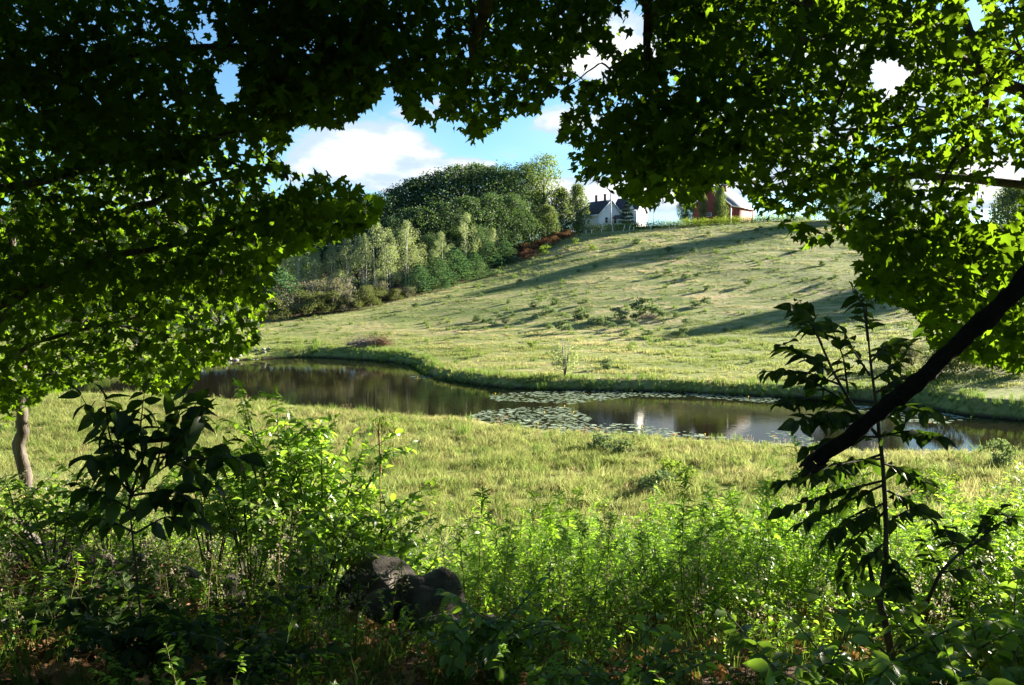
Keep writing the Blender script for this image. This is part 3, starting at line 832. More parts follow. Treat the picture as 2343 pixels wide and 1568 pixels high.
for i, (px, py) in enumerate([(1178, 588), (1190, 580), (1203, 577), (1216, 572), (1228, 566), (1240, 562), (1252, 560), (1264, 553), (1276, 545), (1290, 541), (1300, 537), (1194, 590), (1212, 583)]):
    g = hit(px, py + 6)
    if g is not None: plant('rust', g[0], g[1], 1.5, 'rust red bracken clump on the slope below the wood', GRU, wid=rng.uniform(.9, 1.3))

# casters and horizon trees at the right, seen through the leaves
GR_ = 'trees on the ridge behind the right maple leaves'
for (x, y, h, k) in [(54, 145, 8.8, 'oak'), (58, 150, 9.0, 'maple'), (63, 154, 9.0, 'oak'), (71, 158, 9.0, 'maple')]:
    plant(k, x, y, h, 'leafy tree on the ridge right of the red barn behind maple leaves', GR_, wid=h / 16)
for (x, y, h) in [(68, 108, 6.5), (74, 112, 7.0)]:
    plant('oak', x, y, h, 'tree at the right whose shadow crosses the lower pasture', 'trees at the right whose shadow crosses the pasture', wid=h / 16)
plant_px('maple', 2310, 425, 130, 'rounded green tree on the hill at the right edge of the photo', None, 1.0)
plant_px('maple', 2420, 440, 126, 'green tree just beyond the right hill tree', None, 1.0)
# ridge trees near the barn
plant_px('maple', 1567, 420, 199, 'small dark tree on the ridge left of the barn', None, .6)
plant_px('maple', 1604, 440, 204, 'sparse tree with pale limbs beside the barn', None, .4, var=0)
plant_px('maple', 1643, 428, 203, 'green tree standing in front of the barn gable', None, .55, var=1)
plant_px('spruce', 1431, 462, 197, 'dark blue green spruce in front of white farmhouse', None, .85, var=0)

# pasture shrubs: (frame place, height, kind)
def zz(zx, zy): return (1500 + zx / 1.9525) / 1.6532, (900 + zy / 1.9525) / 1.6532
SH = [(910, 330, .8), (390, 455, 1.0), (140, 515, .9), (620, 440, .8), (825, 480, .7), (1008, 512, 1.1), (1165, 488, 1.2), (1378, 495, 1.0), (1115, 575, 1.4), (755, 592, .9), (1340, 595, 1.4), (855, 580, .7), (595, 608, .8),
      (700, 645, .9), (800, 628, .6), (1030, 600, .8), (1235, 690, 1.2), (1120, 665, .8), (1450, 640, 1.0), (1770, 45, 1.5), (2005, 105, 1.3), (1820, 85, .8), (1340, 245, .6), (1465, 220, .7), (2000, 270, 1.2), (2130, 292, .9), (2225, 292, 1.1), (1560, 305, .6),
      (2290, 382, .9), (2280, 490, 1.2), (2200, 510, 1.0), (1830, 570, 2.2), (1940, 590, 1.4), (1780, 600, 1.2), (2060, 582, .8), (2140, 640, .8), (1740, 670, 1.1), (1685, 730, .7), (2095, 735, 1.1), (1850, 728, .8), (995, 800, .6), (1590, 665, .8), (1110, 80, 1.6), (1085, 115, 1.8),
      (1320, 40, 1.2), (1260, 80, 1.0), (1440, 80, 1.1), (870, 180, 1.6), (730, 270, 1.2), (970, 195, .9), (1190, 140, .8), (2090, 165, .9), (2190, 110, 1.2), (610, 420, .6), (480, 545, .5), (1400, 585, 1.0), (1510, 640, .9), (1640, 590, 1.3), (1550, 965, .9), (1660, 610, .9)]
for i, (zx, zy, h) in enumerate(SH):
    px, py = zz(zx, zy); g = hit(px, py + 3)
    if g is None: continue
    br = (zx, zy) in ((1320, 40), (1440, 80), (995, 800), (1085, 115))
    lbl = 'small grey green shrub dotted on the sloping pasture'
    if h == 2.2: lbl = 'largest dark green bush in the middle of the pasture slope'
    elif br: lbl = 'small bright green bush on the pasture'
    h0_ = h; h = h * (.85 if g[1] > 90 else 1)
    plant('small_bright' if br else 'small_dark', g[0], g[1], h, lbl, None if h == 2.2 else ('bright bushes on the pasture' if br else 'small shrubs dotted over the pasture'), wid=h * rng.uniform(1.1, 1.5))
for i, (px, py, h) in enumerate([(1838, 575, 1.0), (1880, 610, .9), (1905, 645, .9), (1690, 560, .8), (1620, 540, .8), (1735, 530, .9), (1990, 700, .9), (1712, 655, .8), (1720, 830, .5), (1600, 790, .5), (1847, 812, .5), (1930, 770, .5), (1560, 760, .4), (1660, 760, .5)]):
    g = hit(px, py)
    if g is not None: plant('small_dark', g[0], g[1], h, 'small grey green shrub dotted on the sloping pasture', 'small shrubs dotted over the pasture', wid=h * 1.4)
g = hit(1292, 862); plant('young', g[0], g[1], 2.6, 'lone young pale leaved tree on the far bank of the pond', None)
# bushes on the far bank at the right
for i, (px, py, D, h, k) in enumerate([(2140, 900, 49, 1.9, 'olive'), (2185, 890, 50, 2.2, 'olive'), (2230, 880, 51, 2.0, 'grey'), (2290, 880, 50, 2.2, 'olive'), (2335, 890, 48, 2.0, 'olive'), (2090, 890, 54, 1.6, 'grey'), (2060, 880, 55, 1.5, 'olive')]):
    plant(k, xat(px, D), D, h, 'olive bush on the far bank behind the leaning limb' if k == 'olive' else 'greyish bush on the far bank behind the leaning limb',
          'bushes on the far bank at the right' if k == 'olive' else 'greyish bushes on the far bank at the right', wid=h / 4)
# shrubs and tussocks of the near meadow
TUSS = [(1062, 1003, 'rush tussock, darkest in the near meadow by the lily pads'), (1420, 1042, 'leafy tussock on the near shore by the lily pads'), (1500, 1130, 'broad dark tussock in the near meadow'), (1380, 1032, 'small whitish leaved tussock on the near shore'),
        (2140, 1140, 'dark green tussock in the meadow right of the sapling'), (2288, 1070, 'rounded bush on the near shore at the right edge'), (1540, 1105, 'low green tussock right of the broad dark one'), (880, 992, 'yellow green tussock on the meadow behind the mullein')]
for px, py, lb in TUSS:
    g = hit(px, py)
    if 'rush' in lb:
        b = tuft(110, .75, .28, .02, .6); o = b.obj('rush_tussock', REED, loc=tuple(g)); tag(o, lb, 'tussock')
    else:
        o = plant('small_bright' if 'green' in lb else 'small_dark', g[0], g[1], .75 if '2288' not in str(px) else 1.1, lb, None, wid=1.0, cat='tussock'); o.name = 'tussock'

# ------------------------------------------------------------------ farm on the ridge
WHITE = solid_mat('white_clapboard', (.78, .79, .80), (.70, .72, .74), 2, .6, .3, 12, (.1, .1, 6))
WTRIM = solid_mat('white_trim', (.80, .80, .80))
SLATE = solid_mat('dark_shingle', (.035, .038, .052), (.055, .058, .072), 3, .85, .4, 10)
BRICK = solid_mat('chimney_brick', (.13, .06, .05), (.18, .09, .07), 5, .9)
PANE = solid_mat('window_glass', (.02, .03, .045), rough=.08, spec=.6)
REDW = solid_mat('red_board', (.14, .030, .028), (.19, .045, .04), 2, .8, .3, 10, (6, 6, .3))
METALR = solid_mat('pale_metal_roof', (.20, .20, .23), (.26, .26, .29), 1.5, .8, 0)
POLEW = solid_mat('weathered_pole', (.55, .55, .58), (.42, .42, .45), 3)

def gabled(name, c, u, v, L, Wd, zb, ze, rise, wall_m, roof_m, trim_m, label, cat, over=.35):
    """c: near corner (x,y); u: unit direction of the eaves; v: unit direction of the gable wall"""
    L, Wd, rise, over = L * KF, Wd * KF, rise * KF, over * KF; zb = ze - (ze - zb) * KF
    root = empty(name, (c[0], c[1], zb)); tag(root, label, cat)
    u = np.array([*u, 0.0]); v = np.array([*v, 0.0]); hz = ze - zb
    def Pt(a, b_, z): return u * a + v * b_ + np.array([0, 0, z])
    def Ps(a, b_, z): return Pt(a * KF, b_ * KF, z * KF)
    b = MB()
    pr = [Pt(0, 0, -1.5), Pt(L, 0, -1.5), Pt(L, Wd, -1.5), Pt(0, Wd, -1.5), Pt(0, 0, hz), Pt(L, 0, hz), Pt(L, Wd, hz), Pt(0, Wd, hz), Pt(0, Wd / 2, hz + rise), Pt(L, Wd / 2, hz + rise)]
    b.add(pr, [(0, 1, 5), (0, 5, 4), (2, 3, 7), (2, 7, 6), (3, 0, 4), (3, 4, 7), (1, 2, 6), (1, 6, 5), (4, 8, 7), (5, 6, 9)])
    b.obj('wall', wall_m, root)
    r = MB(); sl = rise / (Wd / 2)
    for s in (0, 1):
        e_b = -over if s == 0 else Wd + over; zr = hz - over * sl
        a0, a1 = -over, L + over
        top = [Pt(a0, e_b, zr + .08), Pt(a1, e_b, zr + .08), Pt(a1, Wd / 2, hz + rise + .08), Pt(a0, Wd / 2, hz + rise + .08)]
        bot = [p_ - np.array([0, 0, .16]) for p_ in top]
        r.add(top + bot, [(0, 1, 2), (0, 2, 3), (4, 6, 5), (4, 7, 6), (0, 4, 5), (0, 5, 1), (0, 3, 7), (0, 7, 4), (1, 5, 6), (1, 6, 2)])
    roof = r.obj('roof', roof_m, root)
    tr = MB()
    for a in (-over - .03, L + over + .03):
        for s in (0, 1):
            e_b = -over if s == 0 else Wd + over
            tr.tube([Pt(a, e_b, hz - over * sl - .06), Pt(a, Wd / 2, hz + rise - .06)], .10, 4)
    for e_b in (-over - .02, Wd + over + .02):
        tr.tube([Pt(-over, e_b, hz - over * sl - .04), Pt(L + over, e_b, hz - over * sl - .04)], .12, 4)
    for a, b2 in ((0, 0), (L, 0), (0, Wd), (L, Wd)):
        tr.tube([Pt(a, b2, -1.5), Pt(a, b2, hz - .2)], .12, 4)
    tr.obj('trim', trim_m, root)
    return root, roof, Ps
def window(root, Pt, face, a, z, wd, ht):
    """face 'gable': on the wall b-direction at a=0; 'eave': on the wall at b=0"""
    if face == 'gable': q = lambda s, h_, o_: Pt(-o_, s, h_)
    else: q = lambda s, h_, o_: Pt(s, -o_, h_)
    f = MB()
    for (s0, s1, h0, h1) in ((a - wd / 2 - .1, a + wd / 2 + .1, z - .1, z), (a - wd / 2 - .1, a + wd / 2 + .1, z + ht, z + ht + .1), (a - wd / 2 - .1, a - wd / 2, z, z + ht), (a + wd / 2, a + wd / 2 + .1, z, z + ht), (a - wd / 2, a + wd / 2, z + ht / 2 - .03, z + ht / 2 + .03)):
        P8 = [q(s, h_, o_) for o_ in (.0, .07) for h_ in (h0, h1) for s in (s0, s1)]
        f.add(P8, [(4, 5, 7), (4, 7, 6), (0, 4, 6), (0, 6, 2), (1, 3, 7), (1, 7, 5), (2, 6, 7), (2, 7, 3), (0, 1, 5), (0, 5, 4)])
    fo = f.obj('window', WTRIM, root)
    g = MB(); g.add([q(a - wd / 2, z, .025), q(a + wd / 2, z, .025), q(a + wd / 2, z + ht, .025), q(a - wd / 2, z + ht, .025)], [(0, 1, 2), (0, 2, 3)])
    g.obj('pane', PANE, fo)
def unit(x, y): l = math.hypot(x, y); return (x / l, y / l)

cA = at(1369.7, 488.7, fdf(200)); zA = cA[2]
uA = unit(-4.3, 7.0); vA = unit(7.0, 4.3)
house, roofA, PA = gabled('farmhouse', (cA[0], cA[1]), uA, vA, 8.4, 6.9, zA - 3.0, zA, 3.3, WHITE, SLATE, WTRIM, 'white farmhouse with steep dark roof and two brick chimneys on the ridge', 'house')
window(house, PA, 'gable', 2.2, .9, .75, 1.25); window(house, PA, 'gable', 4.8, .9, .75, 1.25); window(house, PA, 'eave', 4.0, .7, .8, 1.1)
for px_, s in ((1384.4, 2.2), (1359, 5.6)):
    b = MB(); c_ = PA(s, 3.45, 3.0 + 3.3 + .45); b.box(c_, (.42, .42, 1.5)); b.box(c_ + np.array([0, 0, .8]), (.5, .5, .1)); b.obj('chimney', BRICK, roofA)
cB = at(1455.4, 479.4, fdf(202.6)); zB = cB[2]
uB = unit(-.86, .30); vB = unit(.45, .88)
ell, roofB, PB = gabled('farmhouse_wing', (cB[0], cB[1]), uB, vB, 5.4, 7.6, zB - 3.6, zB, 2.9, WHITE, SLATE, WTRIM, 'white farmhouse wing with cross gable window behind the spruce', 'house')
window(ell, PB, 'eave', 1.0, 2.0, .6, 1.1); window(ell, PB, 'gable', 2.2, 1.2, .7, 1.2)
b = MB()   # wall dormer
d0, d1, zc, zp = .2, 1.9, 3.55, 4.7
P6 = [PB(d0, -.05, 2.6), PB(d1, -.05, 2.6), PB(d1, -.05, zc), PB((d0 + d1) / 2, -.05, zp), PB(d0, -.05, zc)]
P6 += [x_ + np.array([vB[0], vB[1], 0]) * 2.4 for x_ in P6]
b.add(P6, [(0, 1, 2), (0, 2, 4), (4, 2, 3), (0, 4, 9), (0, 9, 5), (1, 7, 2), (1, 6, 7)])
b.obj('dormer', WHITE, ell)
b = MB()
for e0, e1 in (((d0 - .2, zc - .25), ((d0 + d1) / 2, zp + .06)), ((d1 + .2, zc - .25), ((d0 + d1) / 2, zp + .06))):
    q4 = [PB(e0[0], -.25, e0[1]), PB(e1[0], -.25, e1[1]), PB(e1[0], 2.4, e1[1]), PB(e0[0], 2.4, e0[1])]
    b.add(q4 + [x_ - np.array([0, 0, .09]) for x_ in q4], [(0, 1, 2), (0, 2, 3), (4, 6, 5), (4, 7, 6), (0, 4, 5), (0, 5, 1)])
b.obj('dormer_roof', SLATE, ell)
cC = at(1672, 467.7, fdf(205)); zC = cC[2]
uC = unit(.62, .78); vC = unit(-.78, .62)
barn, roofC, PC = gabled('red_barn', (cC[0], cC[1]), uC, vC, 13, 10, zC - 4.2, zC, 4.2, REDW, METALR, WTRIM, 'red barn with pale metal roof and white corner boards on the ridge', 'barn', .45)
window(barn, PC, 'gable', 6.0, 1.7, 2.0, .7)
b = MB(); c_ = PC(6.5, 5.0, 4.2 + 4.5); b.box(c_, (1.2, 1.2, 1.2), math.atan2(uC[1], uC[0])); cup = b.obj('cupola', BRICK, roofC)
b = MB(); v5 = [c_ + np.array([sx * .8, sy * .8, .6]) for sx in (-1, 1) for sy in (-1, 1)] + [c_ + np.array([0, 0, 1.2])]
b.add(v5, [(0, 1, 4), (1, 3, 4), (3, 2, 4), (2, 0, 4)]); b.obj('cupola_roof', SLATE, cup)
# porch roof in front of the wing
cP = at(1408, 496, fdf(198))
b = MB(); b.add([cP + np.array(q_) for q_ in ((-.6, 0, -.3), (1.6, -.6, -.3), (2.4, 2.5, .5), (.2, 3.1, .5), (-.6, 0, -.42), (1.6, -.6, -.42), (2.4, 2.5, .38), (.2, 3.1, .38))], [(0, 1, 2), (0, 2, 3), (4, 6, 5), (4, 7, 6), (0, 4, 5), (0, 5, 1)])
pr_ = b.obj('porch_roof', SLATE); pr_.parent = ell; pr_.matrix_parent_inverse = Matrix.Translation((-cB[0], -cB[1], -(zB - 3.6 * KF)))
def utility_pole(px, ptop, D, lab, arm=True, r=.13):
    D = fdf(D); x = xat(px, D); zb = H(x, D); zt = zat(px, ptop, D)
    root = empty('utility_pole', (x, D, zb)); tag(root, lab, 'pole')
    b = MB(); b.tube([(0, 0, -.5), (0, 0, (zt - zb) / 2), (0, 0, zt - zb)], [r, r * .9, r * .75], 8); b.obj('pole', POLEW, root)
    if arm:
        b = MB(); b.tube([(0, 0, zt - zb - 1.6), (-.3, 0, zt - zb - 1.45), (-.55, 0, zt - zb - 1.5)], .05, 5); b.box((-.6, 0, zt - zb - 1.52), (.35, .2, .12)); b.obj('yard_lamp', WTRIM, root)
utility_pole(1395, 440, 196, 'tall pale pole with small yard lamp in front of farmhouse gable')
utility_pole(1492.5, 462, 205, 'thin grey pole at the right end of the farmhouse wing', False, .07)

# hedgerow of weeds along the ridge fence
hb = MB()
for i in range(260):
    f = i / 259; px_ = 1205 + f * 640; D = fdf(191 + 2.5 * math.sin(f * 9) + rng.uniform(-1.5, 1.5) + 2 * f)
    x = xat(px_, D); hgt = rng.uniform(1.0, 2.0) * (1 - .25 * f)
    blob_leaves(hb, (x, D, H(x, D) + hgt * .45), (.9, .8, hgt * .55), 70, .18, LEAF4, .3)
hm_ = leaf_mat('hedgerow', (.07, .12, .025), (.16, .20, .05), .4)
hedge = hb.obj('hedgerow', hm_); tag(hedge, 'long weedy green hedgerow along the ridge below the farm', 'hedge')
for i, (px_, py, hh, tl) in enumerate([(1352, 512, .9, .0), (1374, 513, 1.0, .1), (1401, 506, 1.3, -.1), (1422, 508, 1.5, .25), (1436, 503, 1.2, .2), (1447, 514, .8, 0), (1486, 505, 1.0, 0), (1528, 505, 1.1, 0), (1540, 501, 1.0, .1), (1340, 518, .8, -.1)]):
    D = fdf(186.5); hh *= .75; x = xat(px_, D)
    b = MB(); b.tube([(0, 0, -.4), (tl * hh, 0, hh * .5), (tl * hh * 1.4, 0, hh)], [.045, .042, .04], 6)
    o = b.obj('fence_post', WTRIM, loc=(x, D, H(x, D))); tag(o, ('pale fence post leaning right against the hedgerow' if tl > .15 else 'pale upright fence post against the ridge hedgerow'), 'fence post', 'leaning fence posts' if tl > .15 else 'upright fence posts')

# brush pile on the far bank
def stick_pile(root, name, n, L, r, hh, mat, wide):
    b = MB()
    for _ in range(n):
        c = np.array([rng.normal(0, wide), rng.normal(0, .35), abs(rng.normal(0, hh))]); an = rng.uniform(0, 3.14); el_ = rng.normal(0, .35)
        d = np.array([math.cos(an), math.sin(an) * .5, math.sin(el_)]) * L * rng.uniform(.3, 1) / 2
        b.tube([c - d, c + rng.normal(0, .06, 3), c + d], [r, r * .8, r * .3], 4, False)
    return b.obj(name, mat, root)
TWIG = solid_mat('dead_twig', (.20, .15, .12), (.30, .25, .22), 6, .9)
TWIGR = solid_mat('dead_brown_twig', (.17, .10, .05), (.26, .16, .09), 6, .9)
g = hit(850, 792)
bp = empty('brush_pile', tuple(g)); tag(bp, 'low heap of grey and brown dead branches on the far bank', 'brush pile')
stick_pile(bp, 'branch', 160, 1.8, .022, .25, TWIG, .65).location = (-.7, 0, .1)
stick_pile(bp, 'branch', 220, 1.3, .018, .28, TWIGR, .45).location = (.85, 0, .15)
b = MB(); b.tube([(-2.2, -.2, .1), (-1.5, -.1, .3), (-.3, 0, .2), (.6, 0, .35)], [.09, .08, .07, .05], 6); b.obj('log', TWIGR, bp)
g = hit(1490, 728); bp2 = empty('brush_pile', tuple(g)); tag(bp2, 'small dead brush clump on the pasture slope', 'brush pile')
stick_pile(bp2, 'branch', 80, 1.3, .02, .2, TWIG, .5)

# stones at the water, left end of the far bank
ROCK = solid_mat('field_stone', (.20, .185, .17), (.33, .31, .29), 5, .9, .7, 12, c3=(.10, .11, .06), s3=3)
ROCKD = solid_mat('boulder_stone', (.060, .052, .046), (.14, .118, .102), 2.2, .9, 1.0, 6)
def rock_mesh(seed, sub=3, rough=.22):
    import bmesh
    r_ = np.random.default_rng(seed)
    bm = bmesh.new(); bmesh.ops.create_icosphere(bm, subdivisions=sub, radius=.5)
    ks = r_.standard_normal((9, 3)) * 3.0; ph = r_.uniform(0, 6.28, 9)
    pl = r_.standard_normal((5, 3)); pl /= np.linalg.norm(pl, axis=1)[:, None]
    for v in bm.verts:
        p_ = np.array(v.co); n_ = p_ / np.linalg.norm(p_)
        d = 1 + rough * float(np.mean(np.sin(ks @ n_ * 1.2 + ph))) * 1.3
        q_ = p_ * d
        q_ = q_ * (1 + .025 * float(np.mean(np.sin(ks[:5] @ n_ * 5 + ph[:5] * 3))) * 2.2)
        for w_ in pl:
            e = q_ @ w_ - .40
            if e > 0: q_ = q_ - w_ * e * .8
        v.co = q_
    me = bpy.data.meshes.new('rock'); bm.to_mesh(me); bm.free()
    me.polygons.foreach_set('use_smooth', np.ones(len(me.polygons), bool))
    me.materials.append(ROCK)
    return me
SMALLROCK = [rock_mesh(s, 1) for s in (3, 4, 5)]
for i in range(34):
    px_ = rng.uniform(455, 645); py_ = np.interp(px_, [440, 520, 620, 650], [836, 827, 820, 819]) - rng.uniform(1, 8)
    g = on_plane(px_, py_, .15)
    o = bpy.data.objects.new('shore_stone', SMALLROCK[i % 3]); COL.objects.link(o)
    s = rng.uniform(.25, .6); o.scale = (s * 1.2, s, s * .7); o.rotation_euler = (0, 0, rng.uniform(0, 6)); o.location = (g[0], g[1], H(g[0], g[1]) + s * .15)
    tag(o, 'small pale stone on the far shore at the left end of the pond', 'stone', 'stones on the far shore')

# lily pads
PAD = leaf_mat('lily_pad', (.17, .23, .14), (.27, .32, .22), .1, gloss=.10, rough=.3)
PADY = leaf_mat('lily_pad_old', (.22, .17, .06), (.28, .16, .05), .1, gloss=.05)
def pad_mesh():
    an = np.linspace(.25, 6.03, 12); r_ = .5 * (1 + .06 * np.sin(an * 3 + 1))
    v = [(0, 0, .012)] + [(math.cos(a) * q_, math.sin(a) * q_ * .86, .012 + .012 * math.sin(a * 2)) for a, q_ in zip(an, r_)]
    return np.array(v), np.array([(0, i, i + 1) for i in range(1, 12)])
PT = pad_mesh()
def in_poly(px, py, poly):
    ins = np.zeros(len(px), bool); n = len(poly)
    for i in range(n):
        x1, y1 = poly[i]; x2, y2 = poly[(i + 1) % n]
        c = (y1 > py) != (y2 > py); ins ^= c & (px < (x2 - x1) * (py - y1) / (y2 - y1 + 1e-12) + x1)
    return ins
PADZ = [([(1040, 962), (1110, 940), (1200, 932), (1290, 930), (1330, 945), (1360, 965), (1390, 980), (1400, 1000), (1330, 1002), (1250, 1000), (1150, 986), (1060, 972)], 1.0),
        ([(1120, 905), (1180, 898), (1300, 894), (1450, 896), (1600, 900), (1750, 908), (1800, 914), (1760, 922), (1600, 910), (1450, 908), (1380, 916), (1300, 925), (1220, 920), (1130, 918)], .9),
        ([(1380, 968), (1450, 972), (1560, 984), (1600, 994), (1650, 1000), (1760, 1010), (1880, 1022), (1960, 1030), (1960, 1060), (1800, 1046), (1700, 1034), (1500, 1014), (1400, 1004)], .8),
        ([(1950, 925), (2070, 935), (2160, 945), (2220, 958), (2170, 970), (2060, 965), (1960, 940)], .8), ([(1750, 985), (1850, 1000), (1960, 1015), (1960, 1035), (1850, 1025), (1760, 1008)], .4), ([(2060, 1030), (2110, 1028), (2200, 1040), (2342, 1050), (2342, 1060), (2060, 1060)], .6),
        ([(935, 862), (960, 859), (985, 861), (990, 865), (950, 867)], .8), ([(1400, 1000), (1500, 1008), (1700, 1028), (1700, 1034), (1500, 1016), (1400, 1006)], .9)]
pads = []
for poly, dn in PADZ:
    q_ = np.array([on_plane(x, y)[:2] for x, y in poly])
    lo, hi_ = q_.min(0), q_.max(0); n = int((hi_ - lo).prod() * 34 * dn)
    P = rng.uniform(lo, hi_, (n, 2)); pxx, pyy = project(np.column_stack([P, np.zeros(n)]))
    k = in_poly(pxx, pyy, poly) & (pond_sd(P[:, 0], P[:, 1]) < -.1) & (ripple(P[:, 0], P[:, 1], 2.6, 6, 4) + .45 * rng.standard_normal(n) > -.25)
    pads.append(P[k])
pads = np.vstack(pads)
grid = {}; keep = []
for i, p_ in enumerate(pads):
    key = (int(p_[0] // .3), int(p_[1] // .3)); ok = True
    for a_ in (-1, 0, 1):
        for c_ in (-1, 0, 1):
            for j in grid.get((key[0] + a_, key[1] + c_), []):
                if np.hypot(*(pads[j] - p_)) < .185: ok = False
    if ok: grid.setdefault(key, []).append(i); keep.append(i)
pads = pads[keep]; pads = pads[np.argsort(pads[:, 1])]
psz = rng.uniform(.15, .34, len(pads))
pm = mesh_np('lily_pad', *PT); pm.materials.append(PAD); pmy = mesh_np('lily_pad_old', *PT); pmy.materials.append(PADY)
order = np.argsort(pads[:, 1] / psz)
for i in order[:300]:
    old = rng.uniform() < .06
    o = bpy.data.objects.new('lily_pad', pmy if old else pm); COL.objects.link(o)
    o.location = (pads[i][0], pads[i][1], .004); o.scale = (psz[i],) * 3; o.rotation_euler = (0, 0, rng.uniform(0, 6.28))
    tag(o, 'yellowed brown lily pad floating among green ones' if old else 'round grey green lily pad floating on the pond', 'lily pad', 'yellowed lily pads' if old else 'green lily pads')
rest = order[300:]; n = len(rest); an = rng.uniform(0, 6.28, n)
mats = np.zeros((n, 3, 3)); mats[:, 0, 0] = np.cos(an); mats[:, 0, 1] = -np.sin(an); mats[:, 1, 0] = np.sin(an); mats[:, 1, 1] = np.cos(an); mats[:, 2, 2] = 1
b = MB(); b.leaves(PT, np.column_stack([pads[rest], np.full(n, .004)]), mats, psz[rest], rng.uniform(0, 1, n))
b.obj('lily_pads_beyond', PAD, kind='stuff')
YEL = solid_mat('yellow_flower', (.75, .5, .03))
for i in range(16):
    p_ = pads[rng.integers(len(pads))]
    b = MB(); b.tube([(0, 0, -.02), (0, 0, .07), (0, 0, .12)], [.008, .03, .035], 7); o = b.obj('water_lily_flower', YEL, loc=(p_[0] + .12, p_[1], 0)); tag(o, 'tiny yellow water lily flower standing among the pads', 'flower', 'yellow water lily flowers')

#PART2
# ------------------------------------------------------------------ foreground: maples that frame the view
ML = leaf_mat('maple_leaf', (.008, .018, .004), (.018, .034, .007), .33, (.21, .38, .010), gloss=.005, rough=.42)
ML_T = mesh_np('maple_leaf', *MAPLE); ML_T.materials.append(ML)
def leaf_parts(root, mesh, pos, mats, scale, name='leaf'):
    """single leaves as children of root"""
    inv = root.matrix_basis.inverted()
    for p_, m_, s_ in zip(pos, mats, scale):
        o = bpy.data.objects.new(name, mesh); COL.objects.link(o); o.parent = root
        M = Matrix(((m_[0][0], m_[0][1], m_[0][2], 0), (m_[1][0], m_[1][1], m_[1][2], 0), (m_[2][0], m_[2][1], m_[2][2], 0), (0, 0, 0, 1)))
        o.matrix_basis = inv @ (Matrix.Translation(Vector(p_)) @ M @ Matrix.Scale(float(s_), 4))
def split_leaves(root, mesh, tmpl, mat, pos, mats, scale, cap=300, small=None, name='leaf', stuff='foliage'):
    px, py = project(pos); d = np.linalg.norm(pos - np.array([0, 0, CZ]), axis=1)
    vis = (px > 0) & (px < 2342) & (py > 0) & (py < 1568) & (pos[:, 1] > .5)
    key = np.where(vis, scale / d, 0); o_ = np.argsort(-key); k = o_[:min(cap, int(vis.sum()))]
    leaf_parts(root, mesh, pos[k], mats[k], scale[k], name)
    r_ = o_[len(k):]
    if len(r_):
        b = MB(); loc = np.array(root.location)
        b.leaves(tmpl if small is None else small, pos[r_] - loc, mats[r_], scale[r_], rng.uniform(0, 1, len(r_)))
        b.obj(stuff, mat, root, kind='stuff')

CAN = [(-400, -700), (-400, 1010), (-150, 1005), (0, 1000), (60, 945), (110, 905), (200, 882), (260, 862), (330, 900), (400, 915), (440, 880), (470, 845), (520, 838), (575, 800), (603, 775), (600, 740), (632, 700),
       (640, 690), (615, 640), (640, 595), (700, 585), (760, 556), (830, 536), (880, 490), (878, 452), (800, 425), (770, 395), (730, 388), (700, 405), (665, 388), (640, 366), (645, 342), (668, 322),
       (660, 296), (690, 286), (732, 300), (775, 304), (796, 276), (817, 268), (843, 254), (862, 240), (880, 205), (898, 194), (906, 230), (927, 258), (936, 284), (974, 291), (1000, 294), (1012, 266), (1030, 284),
       (1040, 306), (1063, 312), (1072, 332), (1089, 334), (1123, 314), (1131, 292), (1174, 266), (1216, 270), (1241, 248), (1250, 225), (1267, 211), (1297, 230), (1284, 266), (1275, 300), (1275, 326), (1303, 330),
       (1301, 364), (1303, 405), (1322, 425), (1343, 426), (1378, 418), (1391, 440), (1422, 455), (1473, 474), (1504, 480), (1525, 463), (1543, 449), (1560, 480), (1578, 490), (1592, 470), (1620, 440), (1656, 428),
       (1690, 432), (1708, 449), (1716, 480), (1752, 503), (1793, 522), (1804, 545), (1839, 572), (1884, 565), (1934, 550), (1954, 570), (1989, 585), (1954, 617), (1944, 660), (2004, 695), (2060, 700), (2100, 725),
       (2107, 770), (2130, 800), (2190, 812), (2230, 838), (2300, 850), (2345, 858), (2800, 870), (2900, -700)]
HOLES = [(522, 190, 26, 46, 1), (470, 85, 26, 22, .75), (985, 236, 22, 24, .95), (1440, 60, 42, 62, .85), (1355, 150, 52, 34, .85), (1540, 175, 26, 26, .6), (1500, 100, 20, 30, .5), (2032, 172, 42, 36, 1), (2225, 38, 26, 40, .8),
         (2318, 400, 42, 28, .9), (2290, 466, 44, 44, .9), (1290, 200, 30, 24, .5), (560, 350, 70, 30, .45), (470, 410, 60, 26, .4), (640, 420, 50, 22, .6), (1180, 108, 14, 10, .6), (2150, 300, 24, 26, .5), (1940, 130, 20, 30, .5),
         (1420, 215, 30, 22, .35), (1050, 290, 14, 16, .6), (300, 470, 70, 26, .35), (880, 150, 14, 12, .6), (700, 120, 10, 14, .6), (1980, 440, 22, 20, .4)]
def canopy_ok(px, py, edge=0.0):
    ok = in_poly(px, py, CAN)
    for (cx, cy, rx, ry, pr_) in HOLES:
        d = ((px - cx) / rx) ** 2 + ((py - cy) / ry) ** 2
        ok &= ~((d < 1) & (rng.uniform(0, 1, len(px)) < pr_))
    return ok
